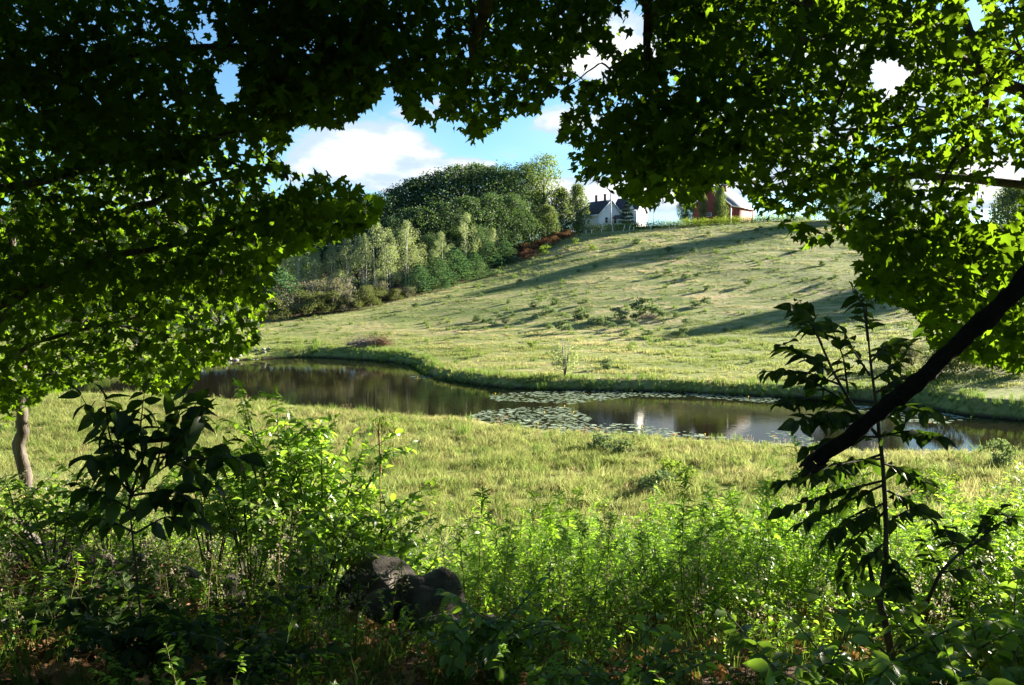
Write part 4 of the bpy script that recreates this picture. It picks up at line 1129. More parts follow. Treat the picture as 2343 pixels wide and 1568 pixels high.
def canopy(xr, yr, Dr, ncl, per, size, rad, dens, ledge=1.0):
    """leaf clusters on twigs; returns pos, mats, scale, cluster centres"""
    px = rng.uniform(*xr, ncl); py = rng.uniform(*yr, ncl); k = canopy_ok(px, py) & (rng.uniform(0, 1, ncl) < dens(px, py))
    px, py = px[k], py[k]; n = len(px)
    D = rng.uniform(*Dr, n); C = at(px, py, D)
    cnt = rng.integers(int(per * .6), int(per * 1.4), n)
    idx = np.repeat(np.arange(n), cnt)
    # flat sprays: wide sideways, thin vertically, hanging a little outwards
    off = rng.standard_normal((len(idx), 3)) * np.array([rad, rad, rad * .42])
    off[:, 2] -= .25 * np.hypot(off[:, 0], off[:, 1])
    P = C[idx] + off
    qx, qy = project(P); k = canopy_ok(qx, qy); P = P[k]; off = off[k]
    N = len(P)
    yd = off * np.array([1, 1, .3]) + rng.standard_normal((N, 3)) * rad * .5 + np.array([0, 0, -.9 * rad])
    nrm = np.array([0, 0, .55]) + rng.standard_normal((N, 3)) * .8
    M_ = frames(yd, nrm); sz_ = size * (.5 + .85 * rng.uniform(0, 1, N) ** .7)
    tx, ty = project(P + M_[:, :, 1] * sz_[:, None] * .62); k = canopy_ok(tx, ty)
    vis = (tx > -40) & (tx < 2380) & (ty > -40)
    k &= np.where(vis & (P[:, 1] < 10.3), True, gap_keep(P, np.where(vis, .55, 1.0), False))
    k &= np.where(vis, True, gap_keep(P))
    return P[k], M_[k], sz_[k], C

# crown openings cut along the sun's path to light shrub, thicket and right maple
_su = np.array([math.cos(SUN_AZ), -math.sin(SUN_AZ), 0.0]); _sv = np.cross(_su, SUND); _sv *= np.sign(_sv[2])
GAPS = [((-1.7, 8.2, 4.75), 1.05, .8, .95), ((1.3, 9.5, 3.65), 2.9, .72, .92)]
def gap_keep(P, k=1.0, dapple=True):
    u, v = P @ _su, P @ _sv; keep = np.ones(len(P), bool)
    for c, ru, rv, pr_ in GAPS:
        c = np.array(c); d = ((u - c @ _su) / ru) ** 2 + ((v - c @ _sv) / rv) ** 2
        keep &= ~((d < 1) & (rng.uniform(0, 1, len(P)) < pr_ * k))
    if dapple:
        c = np.array([4.6, 9.0, 8.0]); d = ((u - c @ _su) / 3.0) ** 2 + ((v - c @ _sv) / 2.1) ** 2
        keep &= ~((d < 1) & (ripple(u, v, 1.3, 6, 4) + .12 * rng.standard_normal(len(P)) > -.05) & (rng.uniform(0, 1, len(P)) < .93))
    return keep
def limbs(paths):
    b = MB(); nodes = []
    for pts, r0, r1 in paths:
        P = np.array(pts, float); t = np.linspace(0, 1, len(P)); tt = np.linspace(0, 1, 5 * len(P))
        Q = np.column_stack([np.interp(tt, t, P[:, i]) for i in range(3)])
        Q[1:-1] += rng.normal(0, r1 * 1.2 + .012, (len(Q) - 2, 3))
        for _ in range(2): Q[1:-1] = (Q[:-2] + 2 * Q[1:-1] + Q[2:]) / 4
        b.tube(Q, np.linspace(r0, r1, len(Q)), 8, True, rough=.05); nodes.append(Q)
    return b, np.vstack(nodes)
def twigs(b, nodes, C, n, r0=.012):
    k = rng.permutation(len(C))[:n]
    for c in C[k]:
        if c[1] < .5: continue
        d = np.linalg.norm(nodes - c, axis=1); s = nodes[np.argmin(d)]
        mid = (s + c) / 2 + rng.normal(0, .12, 3) + np.array([0, 0, .10 * d.min()])
        tt = np.linspace(0, 1, 7)[:, None]
        Qt = (1 - tt) ** 2 * s + 2 * tt * (1 - tt) * mid + tt ** 2 * c
        qx, qy = project(Qt); inf = (qx > 0) & (qx < 2342) & (qy > 0) & (Qt[:, 1] > .5)
        if d.min() > 1.5 or (nodes[np.argmin(d)] - c)[2] > .75 * d.min() or (inf & ~canopy_ok(qx, qy)).any(): continue
        b.tube(Qt, np.linspace(r0 * (1 + .25 * d.min()), .003, 7), 4, False)

MBARK = solid_mat('maple_bark', (.05, .04, .032), (.12, .10, .085), 5, .95, .9, 12, (1, 1, .22), c3=(.13, .11, .09), s3=2.5)
def maple(name, base, label, trunk_paths, layers, bulk=None, ntw=160, cap=300):
    root = empty(name, base); tag(root, label, 'tree')
    root_loc = np.array(base)
    b, nodes = limbs(trunk_paths)
    trunk = b; Pl, Ml, Sl, Cl = [], [], [], []
    for ly in layers:
        P, M_, s_, C = canopy(**ly); Pl.append(P); Ml.append(M_); Sl.append(s_); Cl.append(C)
    C = np.vstack(Cl)
    for v in b.v: v -= root_loc.astype(np.float32)
    b.obj('trunk', MBARK, root, True)
    tb = MB(); twigs(tb, nodes, C, ntw)
    for v in tb.v: v -= root_loc.astype(np.float32)
    tb.obj('twigs', MBARK, root, kind='stuff')
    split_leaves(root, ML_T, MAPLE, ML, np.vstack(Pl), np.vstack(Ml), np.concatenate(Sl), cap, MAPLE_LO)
    if bulk:
        q = MB()
        for (c, r, n, sz) in bulk:
            d = rng.standard_normal((n, 3)); d /= np.linalg.norm(d, axis=1)[:, None]
            P = np.array(c) + d * (rng.uniform(0, 1, n) ** .45)[:, None] * np.array(r)
            qx, qy = project(P)
            inside = (P[:, 1] > .3) & (qx > -60) & (qx < 2400) & (qy > -60) & (qy < 1700)
            P = P[~inside]; P = P[gap_keep(P)]
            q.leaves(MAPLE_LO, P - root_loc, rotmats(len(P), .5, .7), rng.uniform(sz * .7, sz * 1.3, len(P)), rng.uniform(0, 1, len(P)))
        q.obj('unseen_shade_leaves', ML, root, kind='stuff')  # unseen leaf masses added outside the frame to block sun and sky
    return root
def A(px, py, D): return tuple(at(px, py, D))
one = lambda x, y: np.ones_like(x)

dl = lambda x, y: np.where(y < 380, 1.0, np.where(x > 560, .95, .8)) * np.where(y > 620, .5, 1.0) * np.where(x < -60, .5, 1) * np.where(y < -40, .4, 1)
maple('maple_tree', (-7.6, 8.2, H(-7.6, 8.2)), 'big dark maple whose boughs cover the upper left of the photo',
      [([(-7.6, 8.2, 3.3), (-7.5, 8.2, 6), (-7.2, 8.1, 9), (-6.8, 8, 13)], .30, .12),
       ([(-7.5, 8.2, 5.8), A(0, 617, 9.6), A(125, 567, 9.5), A(281, 496, 9.3), A(351, 456, 9.2), A(476, 411, 9.0), A(560, 400, 9.0)], .085, .012),
       ([(-7.3, 8.1, 7.6), A(60, 200, 9.2), A(300, 120, 9), A(560, 100, 8.8), A(760, 150, 8.7)], .08, .012),
       ([(-7.4, 8.1, 7.0), A(100, 420, 8.8), A(330, 330, 8.6), A(560, 300, 8.5)], .06, .01),
       ([(-7.5, 8.2, 5.0), A(0, 700, 8.6), A(200, 600, 8.4), A(420, 560, 8.4), A(600, 500, 8.5), A(780, 500, 8.7)], .055, .01),
       ([(-7.5, 8.2, 4.6), A(0, 830, 9.2), A(110, 770, 9.1), A(260, 740, 9)], .045, .01),
       ([(-7.2, 8, 9.5), A(200, -200, 9), A(600, -150, 9)], .08, .03)],
      [dict(xr=(-400, 920), yr=(-500, 620), Dr=(7.6, 10.4), ncl=1350, per=22, size=.115, rad=.24, dens=dl),
       dict(xr=(-200, 640), yr=(600, 900), Dr=(7.6, 10.0), ncl=320, per=16, size=.105, rad=.2, dens=lambda x, y: .55 + 0 * x)],
      [((-6.5, 3, 12), (7, 7, 3.6), 9000, .22), ((-9.5, 4.5, 7.5), (3, 6, 5), 5000, .2), ((-1, -7, 8), (9, 3.5, 5), 6000, .24)], 220)

maple('maple_tree', (xat(50, 15.5), 15.5, H(xat(50, 15.5), 15.5)), 'maple with visible slender trunk and sunlit leaves at the left edge',
      [([(xat(38, 15.5), 15.5, H(xat(38, 15.5), 15.5) - .3), A(42, 1010, 15.5), A(52, 950, 15.5), A(64, 900, 15.5), A(60, 840, 15.5), A(30, 600, 15.6), A(20, 300, 15.8)], .12, .06),
       ([A(60, 860, 15.5), A(180, 740, 15), A(350, 640, 14.6), A(520, 620, 14.2)], .06, .012),
       ([A(40, 700, 15.5), A(160, 560, 15.2), A(300, 500, 15), A(420, 500, 14.6)], .06, .012),
       ([A(60, 900, 15.5), A(220, 830, 14.4), A(400, 780, 13.8), A(560, 740, 13.6)], .05, .01),
       ([A(30, 500, 15.6), A(200, 380, 15.5), A(380, 330, 15.4)], .05, .012)],
      [dict(xr=(-300, 660), yr=(250, 935), Dr=(12.6, 17.6), ncl=760, per=26, size=.105, rad=.34, dens=lambda x, y: np.where(y > 500, 1.0, .55) * np.where((y > 820) & (x > 130), .45, 1))],
      [((-12, 17, 10), (6, 5, 5), 3500, .2)], 160)

dm = lambda x, y: np.where(y < -40, .4, 1.0)
maple('maple_tree', (1.2, -2.2, H(1.2, -2.2)), 'dark maple bough hanging across the top middle of the photo',
      [([(1.2, -2.2, 4.8), (1.2, -2.1, 8), (1.0, -1.4, 11)], .32, .16),
       ([(1.1, -1.8, 9.5), (.6, 2, 11.2), A(1150, -150, 6.5), A(1100, 60, 8.6), A(1080, 160, 9.4), A(1060, 250, 9.8)], .12, .012),
       ([(.6, 2, 11.2), A(1300, -200, 7), A(1330, 0, 9), A(1240, 140, 9.6)], .07, .01),
       ([(.6, 2, 11.2), A(900, -150, 7), A(840, 60, 8.8), A(760, 200, 9.2)], .07, .01),
       ([A(1300, -200, 7), A(1480, 0, 8.6), A(1480, 200, 9.2), A(1450, 330, 9.4), A(1400, 400, 9.5)], .06, .008),
       ([A(1420, 230, 9.3), A(1385, 140, 9.4), A(1330, 175, 9.5), A(1275, 215, 9.5)], .014, .004)],
      [dict(xr=(600, 1620), yr=(-450, 500), Dr=(8.2, 10.8), ncl=860, per=22, size=.12, rad=.27, dens=dm),
       dict(xr=(1050, 1600), yr=(-400, 130), Dr=(11.5, 14), ncl=200, per=22, size=.125, rad=.3, dens=dm)],
      [((1, 1, 13), (9, 8, 3.2), 9000, .24), ((4, 14.5, 13.2), (10, 6.5, 2.8), 15000, .24)], 200)

dr = lambda x, y: np.where(y < -40, .35, 1.0) * np.where(x > 2400, .5, 1.0) * np.where(x > 1850, .85, 1.0)
maple('maple_tree', (10.2, 10.5, H(10.2, 10.5)), 'maple with glowing backlit yellow green leaves filling the upper right',
      [([(10.2, 10.5, 2.2), (10, 10.4, 6), (9.6, 10.2, 10), (9.2, 10, 14)], .33, .12),
       ([(9.9, 10.3, 7.2), A(2300, 200, 10), A(2100, 60, 9.6), A(1900, -60, 9.2)], .10, .03),
       ([A(1900, -90, 9.0), A(1854, 0, 9.0), A(1839, 75, 9.0), A(1789, 200, 9.0), A(1713, 240, 9.0), A(1600, 330, 9)], .07, .012),
       ([(9.9, 10.3, 7.2), A(2300, 420, 10.5), A(2100, 400, 10), A(1900, 430, 9.6), A(1740, 440, 9.4)], .07, .01),
       ([(10, 10.4, 6.2), A(2380, 620, 9.8), A(2230, 640, 9.2), A(2100, 640, 8.8), A(2000, 620, 8.6)], .06, .01),
       ([A(2342, 130, 10), A(2180, 250, 9.4), A(2040, 300, 9), A(1900, 300, 8.8)], .05, .01),
       ([A(2200, 30, 9), A(2260, 200, 9), A(2240, 300, 9), A(2150, 420, 9), A(2120, 520, 9)], .045, .01)],
      [dict(xr=(1480, 2650), yr=(-450, 560), Dr=(7.4, 10.2), ncl=600, per=20, size=.12, rad=.24, dens=dr),
       dict(xr=(1560, 2650), yr=(-300, 560), Dr=(10.5, 13.8), ncl=300, per=18, size=.12, rad=.3, dens=lambda x, y: np.where(x > 2380, .12, .75)),
       dict(xr=(1560, 3000), yr=(-400, 340), Dr=(13, 17), ncl=620, per=26, size=.14, rad=.4, dens=lambda x, y: np.where(y > 170, .5, .85)),
       dict(xr=(1900, 2650), yr=(520, 860), Dr=(7.0, 9.2), ncl=230, per=20, size=.12, rad=.22, dens=lambda x, y: np.where(x > 2380, .2, .9)),
       dict(xr=(2080, 2650), yr=(560, 850), Dr=(9.0, 10.5), ncl=110, per=22, size=.12, rad=.24, dens=lambda x, y: np.where(x > 2380, .15, .9))],
      [((10.5, 9.5, 11.2), (6.5, 5.5, 3.8), 15000, .22), ((11.5, 5.0, 7.4), (4.5, 3.5, 2.8), 4500, .2), ((15.5, 20, 11), (4, 4, 3), 5000, .22)], 240)

for (x, y, h) in [(-15, 0, 15), (-9, -9, 15), (3, -12, 16), (13, -7, 15), (17, 3, 14), (20, 9, 12)]:  # unseen trees added around the viewpoint to darken the foreground
    plant('oak', x, y, h, 'unseen tree added beside or behind the camera for shade', 'unseen shade trees around the camera', wid=h / 16 * .9)

# dead limb hanging down at the right, broken end low
P0, P1, P2 = np.array(A(1868, 1056, 3.9)), np.array(A(2105, 868, 3.9)), np.array(A(2342, 648, 3.95))
DEADB = solid_mat('dead_limb_bark', (.016, .012, .009), (.032, .024, .018), 9, .95, .9, 22, (1, 1, 1))
root = empty('broken_limb', tuple(P0)); tag(root, 'thick dead limb slanting down across the right with a blunt broken end', 'branch')
pth = np.array([P0, (P0 + P1) / 2, P1, (P1 + P2) / 2, P2, (4.1, 4.7, 8.15), (7.0, 7.6, 10.6), (9.6, 10.2, 12.6)])
tt = np.linspace(0, 7, 60); Q = np.column_stack([np.interp(tt, range(8), pth[:, i]) for i in range(3)])
for _ in range(3): Q[1:-1] = (Q[:-2] + 2 * Q[1:-1] + Q[2:]) / 4
b = MB(); rr = np.interp(tt, [0, 2, 4, 7], [.034, .038, .044, .11]) * (1 + .06 * rng.standard_normal(60))
Q[1:-1] += rng.normal(0, .0035, (58, 3)); b.tube(Q - P0, rr, 16, True, rough=.09)
for f_, l_ in ((13, .07), (27, .09)):
    q0 = Q[f_] - P0; dv = rng.normal(0, 1, 3); dv[1] *= .4; dv /= np.linalg.norm(dv)
    b.tube([q0, q0 + dv * l_ * .5, q0 + dv * l_ + [0, 0, -.02]], [.014, .009, .004], 6, True, rough=.1); b.obj('limb', DEADB, root, smooth=True)
b = MB(); dirn = (P0 - P1) / np.linalg.norm(P0 - P1)
for i in range(9):
    an = i * .7; o_ = np.array([math.cos(an) * .034, .0, math.sin(an) * .034]); L = rng.uniform(.02, .07)
    b.tube([o_ - dirn * .02, o_ + dirn * L * .6, o_ * 1.05 + dirn * L], [.016, .012, .003], 5)
b.obj('splinters', DEADB, root)

# ------------------------------------------------------------------ saplings and shrubs with broad leaves
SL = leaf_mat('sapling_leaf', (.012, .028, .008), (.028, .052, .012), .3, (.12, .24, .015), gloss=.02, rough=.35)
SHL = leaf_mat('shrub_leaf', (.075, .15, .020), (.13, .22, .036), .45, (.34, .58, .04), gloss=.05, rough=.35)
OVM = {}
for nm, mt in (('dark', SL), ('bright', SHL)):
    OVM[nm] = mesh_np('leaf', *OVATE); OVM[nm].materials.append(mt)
STEMM = solid_mat('young_stem', (.045, .038, .026), (.08, .07, .045), 8, .9, .5, 20, (1, 1, .3))
GSTEM = solid_mat('green_stem', (.06, .09, .03), (.10, .10, .05), 8, .8)
def curve(P, n):
    P = np.array(P, float); t = np.linspace(0, len(P) - 1, n)
    Q = np.column_stack([np.interp(t, range(len(P)), P[:, i]) for i in range(3)])
    for _ in range(3): Q[1:-1] = (Q[:-2] + 2 * Q[1:-1] + Q[2:]) / 4
    return Q
def leafy(name, base, label, cat, trunk, branches, spacing, size, mat, stem, meshkey, start=.25, cap=300, pair=2, droop=.35, depth=.35):
    """trunk: list of (points, r0, r1); branches: lists of points carrying leaves towards their ends"""
    root = empty(name, tuple(base)); tag(root, label, cat); base = np.array(base)
    b = MB()
    for P, r0, r1 in trunk: Q = curve(P, 7 * len(P)); b.tube(Q - base, np.linspace(r0, r1, len(Q)), 8, rough=.04)
    b.obj('stem', stem, root, True)
    tb = MB(); pos = []; yd = []; nr_ = []
    for P in branches:
        n = max(10, 6 * len(P)); Q = curve(P, n); L = np.linalg.norm(np.diff(Q, axis=0), axis=1).sum()
        tb.tube(Q - base, np.linspace(.006 + .003 * L, .002, n), 5, False)
        k = int(L * (1 - start) / spacing) + 2
        for i in range(k):
            f = start + (1 - start) * i / (k - 1); j = f * (n - 1); a = int(min(j, n - 2)); c = Q[a] + (Q[a + 1] - Q[a]) * (j - a)
            d = Q[min(a + 1, n - 1)] - Q[a]; d /= np.linalg.norm(d) + 1e-9
            side = np.cross(d, [0, 0, 1.0]); side /= np.linalg.norm(side) + 1e-9
            for s in ((1, -1) if pair == 2 else ((1,) if i % 2 else (-1,))):
                v = d * rng.uniform(.2, .8) + side * s * rng.uniform(.5, 1.0) + np.array([0, 0, rng.uniform(-droop * 1.6, droop * .3)]) + rng.normal(0, .2, 3)
                if i == k - 1 and s == 1: v = d + [0, 0, -.2]
                pos.append(c); yd.append(v); nr_.append(np.array([0, 0, 1.0]) + rng.normal(0, .45, 3))
    tb.obj('twigs', stem, root)
    pos = np.array(pos); M_ = frames(np.array(yd), np.array(nr_)); sc = rng.uniform(size * .65, size * 1.2, len(pos))
    split_leaves(root, OVM[meshkey], OVATE, mat, pos, M_, sc, cap)
    return root
D0 = 4.6
def B(*pts, D=D0, dz=.5):
    """a branch through frame places; it leans towards or away from the viewer as it goes"""
    e = rng.uniform(-dz, dz); n = len(pts)
    return [at(x, y, D + e * i / (n - 1)) for i, (x, y) in enumerate(pts)]
base = at(2046, 1500, D0); base[2] = H(base[0], base[1])
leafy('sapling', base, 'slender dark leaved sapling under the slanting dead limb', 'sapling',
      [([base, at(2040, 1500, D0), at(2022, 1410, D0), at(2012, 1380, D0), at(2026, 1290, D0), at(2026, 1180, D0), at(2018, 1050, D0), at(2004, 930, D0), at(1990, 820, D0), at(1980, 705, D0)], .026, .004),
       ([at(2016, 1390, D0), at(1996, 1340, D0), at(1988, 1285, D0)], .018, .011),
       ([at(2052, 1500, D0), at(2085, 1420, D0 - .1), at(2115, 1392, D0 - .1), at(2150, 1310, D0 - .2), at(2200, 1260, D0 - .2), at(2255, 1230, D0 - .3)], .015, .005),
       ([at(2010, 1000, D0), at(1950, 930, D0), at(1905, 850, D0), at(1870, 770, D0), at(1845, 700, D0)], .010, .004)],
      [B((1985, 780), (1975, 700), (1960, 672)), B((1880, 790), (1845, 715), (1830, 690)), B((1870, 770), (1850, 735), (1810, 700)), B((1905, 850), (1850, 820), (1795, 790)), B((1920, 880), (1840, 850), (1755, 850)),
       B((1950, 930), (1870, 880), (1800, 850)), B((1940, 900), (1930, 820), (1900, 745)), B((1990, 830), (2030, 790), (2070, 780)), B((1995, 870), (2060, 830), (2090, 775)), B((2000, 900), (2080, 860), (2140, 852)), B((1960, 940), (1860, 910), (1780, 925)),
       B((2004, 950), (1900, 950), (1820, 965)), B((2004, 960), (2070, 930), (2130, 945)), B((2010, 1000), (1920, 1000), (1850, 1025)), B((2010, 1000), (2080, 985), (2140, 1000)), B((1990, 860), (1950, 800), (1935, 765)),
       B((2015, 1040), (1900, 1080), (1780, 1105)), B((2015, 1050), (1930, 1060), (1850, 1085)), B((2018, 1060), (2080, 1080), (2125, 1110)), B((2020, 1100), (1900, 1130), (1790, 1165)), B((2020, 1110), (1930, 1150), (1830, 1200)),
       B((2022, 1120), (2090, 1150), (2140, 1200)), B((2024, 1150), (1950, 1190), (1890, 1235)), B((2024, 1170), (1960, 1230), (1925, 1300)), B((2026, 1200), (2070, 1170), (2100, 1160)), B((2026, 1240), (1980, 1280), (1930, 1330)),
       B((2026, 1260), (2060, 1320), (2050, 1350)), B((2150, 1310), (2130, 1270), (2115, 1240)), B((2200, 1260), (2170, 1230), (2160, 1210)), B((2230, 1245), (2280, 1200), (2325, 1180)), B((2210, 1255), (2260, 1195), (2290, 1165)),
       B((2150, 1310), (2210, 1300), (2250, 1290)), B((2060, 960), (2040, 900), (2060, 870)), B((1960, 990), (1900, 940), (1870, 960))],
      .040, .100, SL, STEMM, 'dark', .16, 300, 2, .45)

def shrub_branches(base, h, w_, n, lean=(0, 0), fork=3):
    tr, br = [], []
    for i in range(n):
        an = i * 2.4 + rng.uniform(-.4, .4); r_ = w_ * rng.uniform(.35, 1.0); hh = h * rng.uniform(.65, 1.0)
        tip = base + np.array([math.cos(an) * r_ + lean[0], math.sin(an) * r_ * .7 + lean[1], hh])
        m1 = base + (tip - base) * .5 + np.array([0, 0, h * .14])
        tr.append(([base, m1, base + (tip - base) * .8 + np.array([0, 0, h * .05])], .012, .005)); br.append([m1, base + (tip - base) * .8 + np.array([0, 0, h * .06]), tip])
        for _ in range(fork):
            f = rng.uniform(.35, .85); c = base + (tip - base) * f + np.array([0, 0, h * .1]); a2 = rng.uniform(0, 6.28)
            br.append([c, c + np.array([math.cos(a2) * .15, math.sin(a2) * .15, .12]), c + np.array([math.cos(a2) * .36, math.sin(a2) * .36, rng.uniform(.05, .30)])])
    return tr, br
# big drooping dark leaves, left
base = at(330, 1300, 4.6); base[2] = H(base[0], base[1])
pts = [((310, 1220), (250, 1190), (190, 1180)), ((310, 1220), (380, 1180), (440, 1190)), ((305, 1170), (240, 1130), (180, 1110)), ((305, 1170), (360, 1130), (400, 1150)), ((300, 1130), (255, 1020), (185, 905)), ((300, 1130), (250, 1000), (240, 915)), ((330, 1120), (320, 980), (330, 900)), ((379, 1065), (400, 980), (420, 905)), ((379, 1065), (428, 1000), (470, 940)), ((379, 1065), (450, 1040), (520, 1010)),
       ((428, 1048), (500, 1050), (560, 1045)), ((300, 1130), (240, 1060), (200, 1050)), ((330, 1110), (290, 1050), (260, 1020)), ((350, 1090), (370, 1020), (380, 950)), ((400, 1060), (450, 1080), (490, 1110)), ((294, 1135), (400, 1120), (440, 1150)), ((300, 1130), (340, 1010), (280, 940)), ((350, 1090), (430, 960), (450, 920))]
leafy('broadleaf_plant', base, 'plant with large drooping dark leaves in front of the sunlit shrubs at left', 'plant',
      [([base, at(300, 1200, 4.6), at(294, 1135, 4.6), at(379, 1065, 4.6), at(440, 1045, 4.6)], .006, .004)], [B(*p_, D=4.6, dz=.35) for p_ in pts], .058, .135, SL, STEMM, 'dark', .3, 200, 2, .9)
# sunlit shrubs left of centre
SHR = [(470, 8.6, 1.7, .75, 9, 'bright green leafy shrub directly behind the dark drooping plant'), (560, 8.0, 1.75, .7, 9, 'sunlit leafy shrub between the drooping plant and the tallest sunlit shrub'), (640, 8.4, 2.35, .75, 11, 'tallest sunlit leafy shrub left of the mullein stalk'),
       (730, 8.0, 1.9, .75, 10, 'sunlit leafy shrub just left of the mullein stalk'), (820, 7.9, 1.35, .6, 8, 'low sunlit leafy shrub below the mullein stalk'), (700, 7.2, 1.15, .7, 8, 'low leafy shrub in front of the sunlit shrubs'), (900, 8.6, 1.0, .5, 7, 'short leafy shrub beyond the boulders')]
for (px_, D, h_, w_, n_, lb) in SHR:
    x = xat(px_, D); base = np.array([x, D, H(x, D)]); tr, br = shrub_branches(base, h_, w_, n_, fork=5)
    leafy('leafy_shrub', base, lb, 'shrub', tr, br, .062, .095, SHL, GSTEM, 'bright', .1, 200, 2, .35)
# shrub in the bottom right corner and sprig at the bottom
for (px_, D, h_, w_, n_, mt, key, sz, lb) in [(2190, 3.7, .32, .6, 8, SHL, 'bright', .11, 'large leaved shrub at the foot of the sapling in the lower right corner'), (2320, 4.2, .5, .4, 6, SHL, 'bright', .11, 'large leaved plant at the right edge beside the corner shrub'),
                                              (1930, 3.6, .28, .35, 5, SHL, 'bright', .10, 'low leafy shrub left of the sapling stem at the bottom'), (1130, 4.6, .34, .26, 5, SHL, 'bright', .085, 'bright green sprig at the bottom middle in front of boulders'),
                                              (560, 4.2, .25, .3, 4, SL, 'dark', .09, 'low dark leafy plant in the shade at the bottom left'), (310, 4.7, .32, .4, 6, SL, 'dark', .10, 'dark low plant below the large drooping leaves at left'), (170, 5.4, .38, .4, 5, SL, 'dark', .10, 'dark leafy plant in deep shade near the left edge'), (2290, 7.6, .9, .7, 8, SHL, 'bright', .09, 'leafy shrub behind the sapling at the right edge'), (1430, 4.0, .25, .25, 4, SHL, 'bright', .075, 'low leafy plant at the bottom right of the sprig'),
                                              (100, 8.0, 1.1, .8, 9, SHL, 'bright', .09, 'leafy shrub at the left edge below the maple trunk'), (230, 9.5, 1.2, .9, 9, SHL, 'bright', .09, 'leafy shrub behind the stones at the left')]:
    x = xat(px_, D); base = np.array([x, D, H(x, D)]); tr, br = shrub_branches(base, h_, w_, n_, fork=4)
    leafy('leafy_shrub', base, lb, 'shrub', tr, br, .065, sz, mt, GSTEM, key, .15, 130, 2, .3)

# ------------------------------------------------------------------ weeds (stuff)
WEEDL = leaf_mat('weed_leaf', (.085, .175, .020), (.15, .26, .034), .5, (.38, .66, .04), gloss=.03)
WEEDD = leaf_mat('weed_pale', (.16, .145, .10), (.30, .27, .20), .4, (.34, .30, .20))
WEEDS = leaf_mat('weed_stem', (.10, .09, .04), (.17, .13, .07), .1)
WSIL = leaf_mat('silver_leaf', (.16, .20, .11), (.30, .33, .22), .25, (.25, .34, .12), gloss=.05)
LITTER = leaf_mat('leaf_litter', (.16, .085, .045), (.34, .20, .12), .15)
def weed(h, n, ln, tm=LANCE, mat=WEEDL, pale=0, width=.9):
    b = MB(); cx, cy = rng.normal(0, .11, 2)
    P = curve([(0, 0, -.05), (cx, cy, h * .5), (cx * 2.5, cy * 2.5, h)], 7); b.tube(P, np.linspace(.006, .002, 7), 3, False, a=.2); b.m[-1][:] = 1
    z = 1 - .72 * rng.uniform(0, 1, n) ** 1.35; c = np.column_stack([np.interp(z, np.linspace(0, 1, 7), P[:, i]) for i in range(3)])
    an = rng.uniform(0, 6.28, n); L = ln * rng.uniform(.5, 1.2, n) * (1.15 - .5 * z)
    yd = np.column_stack([np.cos(an), np.sin(an), rng.uniform(-.2, .7, n)])
    b.leaves(tm, c, frames(yd, np.array([0, 0, 1.0]) + rng.normal(0, .3, (n, 3))), L * width, rng.uniform(0, 1, n))
    for _ in range(pale):
        zz_ = rng.uniform(.35, 1.0); a2 = rng.uniform(0, 6.28); e = np.array([cx * 2 * zz_ + math.cos(a2) * .07, cy * 2 * zz_ + math.sin(a2) * .07, h * zz_])
        k = 5; b.leaves(LEAF4, e + rng.normal(0, .018, (k, 3)), rotmats(k), np.full(k, .028), rng.uniform(0, 1, k)); b.m[-1][:] = 2
    return b
W3 = (WEEDL, WEEDS, WEEDD)
wp = [proto('weed', weed(1.15, 105, .145), W3) for _ in range(4)]
wpp = [proto('weed_seed', weed(1.0, 34, .08, pale=13), W3) for _ in range(3)]
wl = [proto('weed_low', weed(.5, 30, .10, OVATE, width=.75), W3) for _ in range(3)]
ws = [proto('weed_silver', weed(.7, 60, .075), (WSIL, WEEDS, WEEDD)) for _ in range(3)]
def patch(n, xr, yr, f=None):
    X = rng.uniform(*xr, n); Y = rng.uniform(*yr, n); k = np.abs(X) < Y * .66 + 3.0
    X, Y = X[k], Y[k]
    if f is not None: k = rng.uniform(0, 1, len(X)) < f(1171 + F * X / Y, Y, X); X, Y = X[k], Y[k]
    return X, Y
def put(name, pr_, X, Y, s0, s1, tilt=.12, hmod=None):
    s = rng.uniform(s0, s1, len(X)) * (1 if hmod is None else hmod(X, Y))
    return scatter(name, pr_, np.column_stack([X, Y, height(X, Y)]), rng.uniform(0, 6.28, len(X)), s, tilt)
topm = lambda X, Y: np.clip(.82 + .55 * ripple(X, Y, 1.9, 6, 3), .38, 1.3) * (1 - .45 * ss(Y, 10.6, 12.4))
X, Y = patch(3100, (-.6, 11), (7.2, 12.4), lambda px, Y, X: np.where(px > 1120, 1, .25) * np.where((px < 1330) & (Y < 9.2), .3, 1) * np.where((Y > 11.2), .55, 1))
put('weed_thicket', wp, X, Y, .6, 1.25, .2, topm)
X, Y = patch(620, (-6, 8), (5.8, 12.2), lambda px, Y, X: np.where((px > 760) & (px < 1240) & (Y < 7.9), .0, .6) * np.where(px < 520, .35, 1))
put('seeding_weeds', wpp, X, Y, .55, 1.05, .12, topm)
X, Y = patch(4800, (-12, 12.5), (6.0, 14.5), lambda px, Y, X: np.where((px > 760) & (px < 1240) & (Y < 7.9), .06, .9) * np.where((px < 560) & (Y < 8.2), .4, 1) * np.where(Y > 12.5, .5, 1))
put('low_weeds', wl, X, Y, .55, 1.3, .25)
X, Y = patch(1400, (-12, 12), (9.5, 14.6), lambda px, Y, X: np.clip(.5 + 1.4 * ripple(X, Y, 2.8, 6, 7), 0, 1))
put('silvery_brush', ws, X, Y, .6, 1.3, .2)
X, Y = patch(1700, (-6, 6), (2.2, 6.6), lambda px, Y, X: np.clip(.45 + 1.2 * ripple(X, Y, 1.4, 6, 1), 0.08, 1))
put('shade_plants', wl, X, Y, .35, .8, .3)
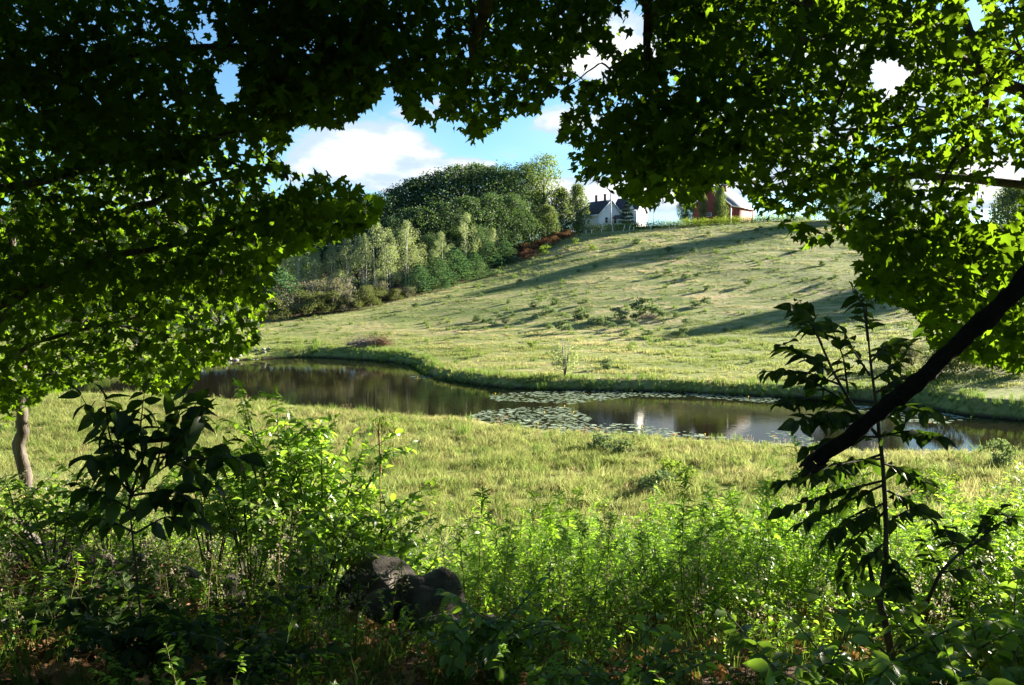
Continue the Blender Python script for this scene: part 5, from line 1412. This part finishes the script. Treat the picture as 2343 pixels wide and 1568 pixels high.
X, Y = patch(1100, (-6, 6), (2.2, 6.6)); gw = [proto('wood_grass', tuft(18, .32, .07, .007, .8), leaf_mat('wood_grass_leaf', (.035, .07, .014), (.07, .115, .028), .35, (.10, .18, .02))) for _ in range(3)]
put('woodland_grass', gw, X, Y, .6, 1.2, .2)
X, Y = patch(90, (-5.5, -.6), (4.6, 8.0)); put('shaded_seed_weeds', wpp, X, Y, .5, .95, .15)
lt = []
for _ in range(4):
    b = MB(); n = 9; b.leaves(MAPLE_LO, np.column_stack([rng.uniform(-.16, .16, (n, 2)), rng.uniform(.004, .04, n)]), rotmats(n, 1.6, .6), rng.uniform(.05, .10, n), rng.uniform(0, 1, n)); lt.append(proto('litter', b, LITTER))
X, Y = patch(2600, (-7, 5), (2.4, 10.5)); put('leaf_litter', lt, X, Y, .8, 1.2, .08)

# ------------------------------------------------------------------ boulders, mullein, stalks
BOULD = [rock_mesh(s, 4, .26) for s in (11, 12, 13, 14)]
for m_ in BOULD: m_.materials[0] = ROCKD
def boulder(px, py, wpx, hpx, D, label, k, rz=0.0, tilt=0.0, group=None, col=None):
    s = wpx / F * D * 1.12; hpx *= 1.15; x = xat(px, D); g = H(x, D)
    c = at(px, py, D)
    o = bpy.data.objects.new('boulder', BOULD[k]); COL.objects.link(o)
    o.scale = (s, s * .85, hpx / F * D); o.location = (x, D, c[2]); o.rotation_euler = (0, tilt, rz)
    tag(o, label, 'boulder', group); return o
boulder(862, 1338, 165, 120, 7.4, 'long dark boulder at the upper left of the boulder group', 0, .1, .3)
boulder(985, 1395, 165, 160, 7.0, 'largest rounded dark boulder in the middle of the group', 1, .4, .35)
boulder(868, 1385, 96, 70, 6.9, 'small grey boulder in front of the long one', 2, 1.0)
boulder(1002, 1448, 120, 80, 6.6, 'reddish brown boulder below the largest one', 3, .3, .2)
boulder(1122, 1452, 120, 70, 6.7, 'flat dark boulder right of the reddish one', 0, 1.4)
boulder(1208, 1490, 80, 90, 6.4, 'small dark boulder at the right end of group', 1, 2.0)
boulder(930, 1480, 90, 60, 6.3, 'half buried dark boulder at the lower front of the group', 2, .6)
for i, (px, py, wd, ht, D) in enumerate([(772, 1345, 90, 70, 7.7), (700, 1330, 80, 60, 8.0), (600, 1300, 90, 60, 8.2), (500, 1270, 100, 70, 8.4), (400, 1235, 90, 70, 8.6), (296, 1185, 100, 80, 8.8), (195, 1165, 90, 70, 9.0), (110, 1120, 120, 80, 9.2), (20, 1110, 110, 80, 9.4), (-70, 1100, 120, 90, 9.5), (240, 1205, 70, 50, 8.6), (60, 1160, 80, 60, 9.0)]):
    x = xat(px, D); py2 = float(project(np.array([[x, D, H(x, D) + .12]]))[1][0])
    boulder(px, py2, wd, ht, D, 'mossy stone of the tumbled wall, ' + ['first', 'second', 'third', 'fourth', 'fifth', 'sixth', 'seventh', 'eighth', 'ninth', 'tenth', 'eleventh', 'twelfth'][i] + ' left of the boulder group', i % 4, i * 1.3, 0, 'stones of the tumbled wall')
x = xat(865, 7.9); gz = H(x, 7.9); zt = zat(866, 950, 7.9)
root = empty('mullein', (x, 7.9, gz)); tag(root, 'tall brown dead mullein stalk with yellow tip above the shrubs', 'mullein')
hm = zt - gz
MUL = solid_mat('mullein_seed', (.20, .12, .05), (.34, .22, .09), 40, .95, .8, 60); MULY = solid_mat('mullein_tip', (.55, .50, .08), (.40, .42, .08), 40)
b = MB(); b.tube([(0, 0, -.05), (.01, 0, hm * .4), (0, 0, hm * .74)], [.008, .006, .005], 6); b.obj('stem', MUL, root)
b = MB(); z = np.linspace(hm * .72, hm * .93, 60); b.tube(np.column_stack([.006 * np.sin(z * 9), 0 * z, z]), .0085 + .0018 * rng.standard_normal(60), 7, True, rough=.25); b.obj('seed_head', MUL, root)
b = MB(); z = np.linspace(hm * .93, hm, 8); b.tube(np.column_stack([0 * z, 0 * z, z]), np.linspace(.0095, .003, 8), 7); b.obj('flower_tip', MULY, root)
for i in range(7):
    px_, D = rng.uniform(50, 520), rng.uniform(5.2, 7); x = xat(px_, D)
    b = MB(); hh = rng.uniform(.5, .9); b.tube([(0, 0, -.02), (.03, 0, hh * .5), (rng.normal(0, .1), 0, hh)], [.005, .004, .002], 5)
    o = b.obj('dry_stalk', WEEDS, loc=(x, D, H(x, D))); tag(o, 'thin dry bare stalk standing in the shade at lower left', 'stalk', 'dry stalks in the shade')
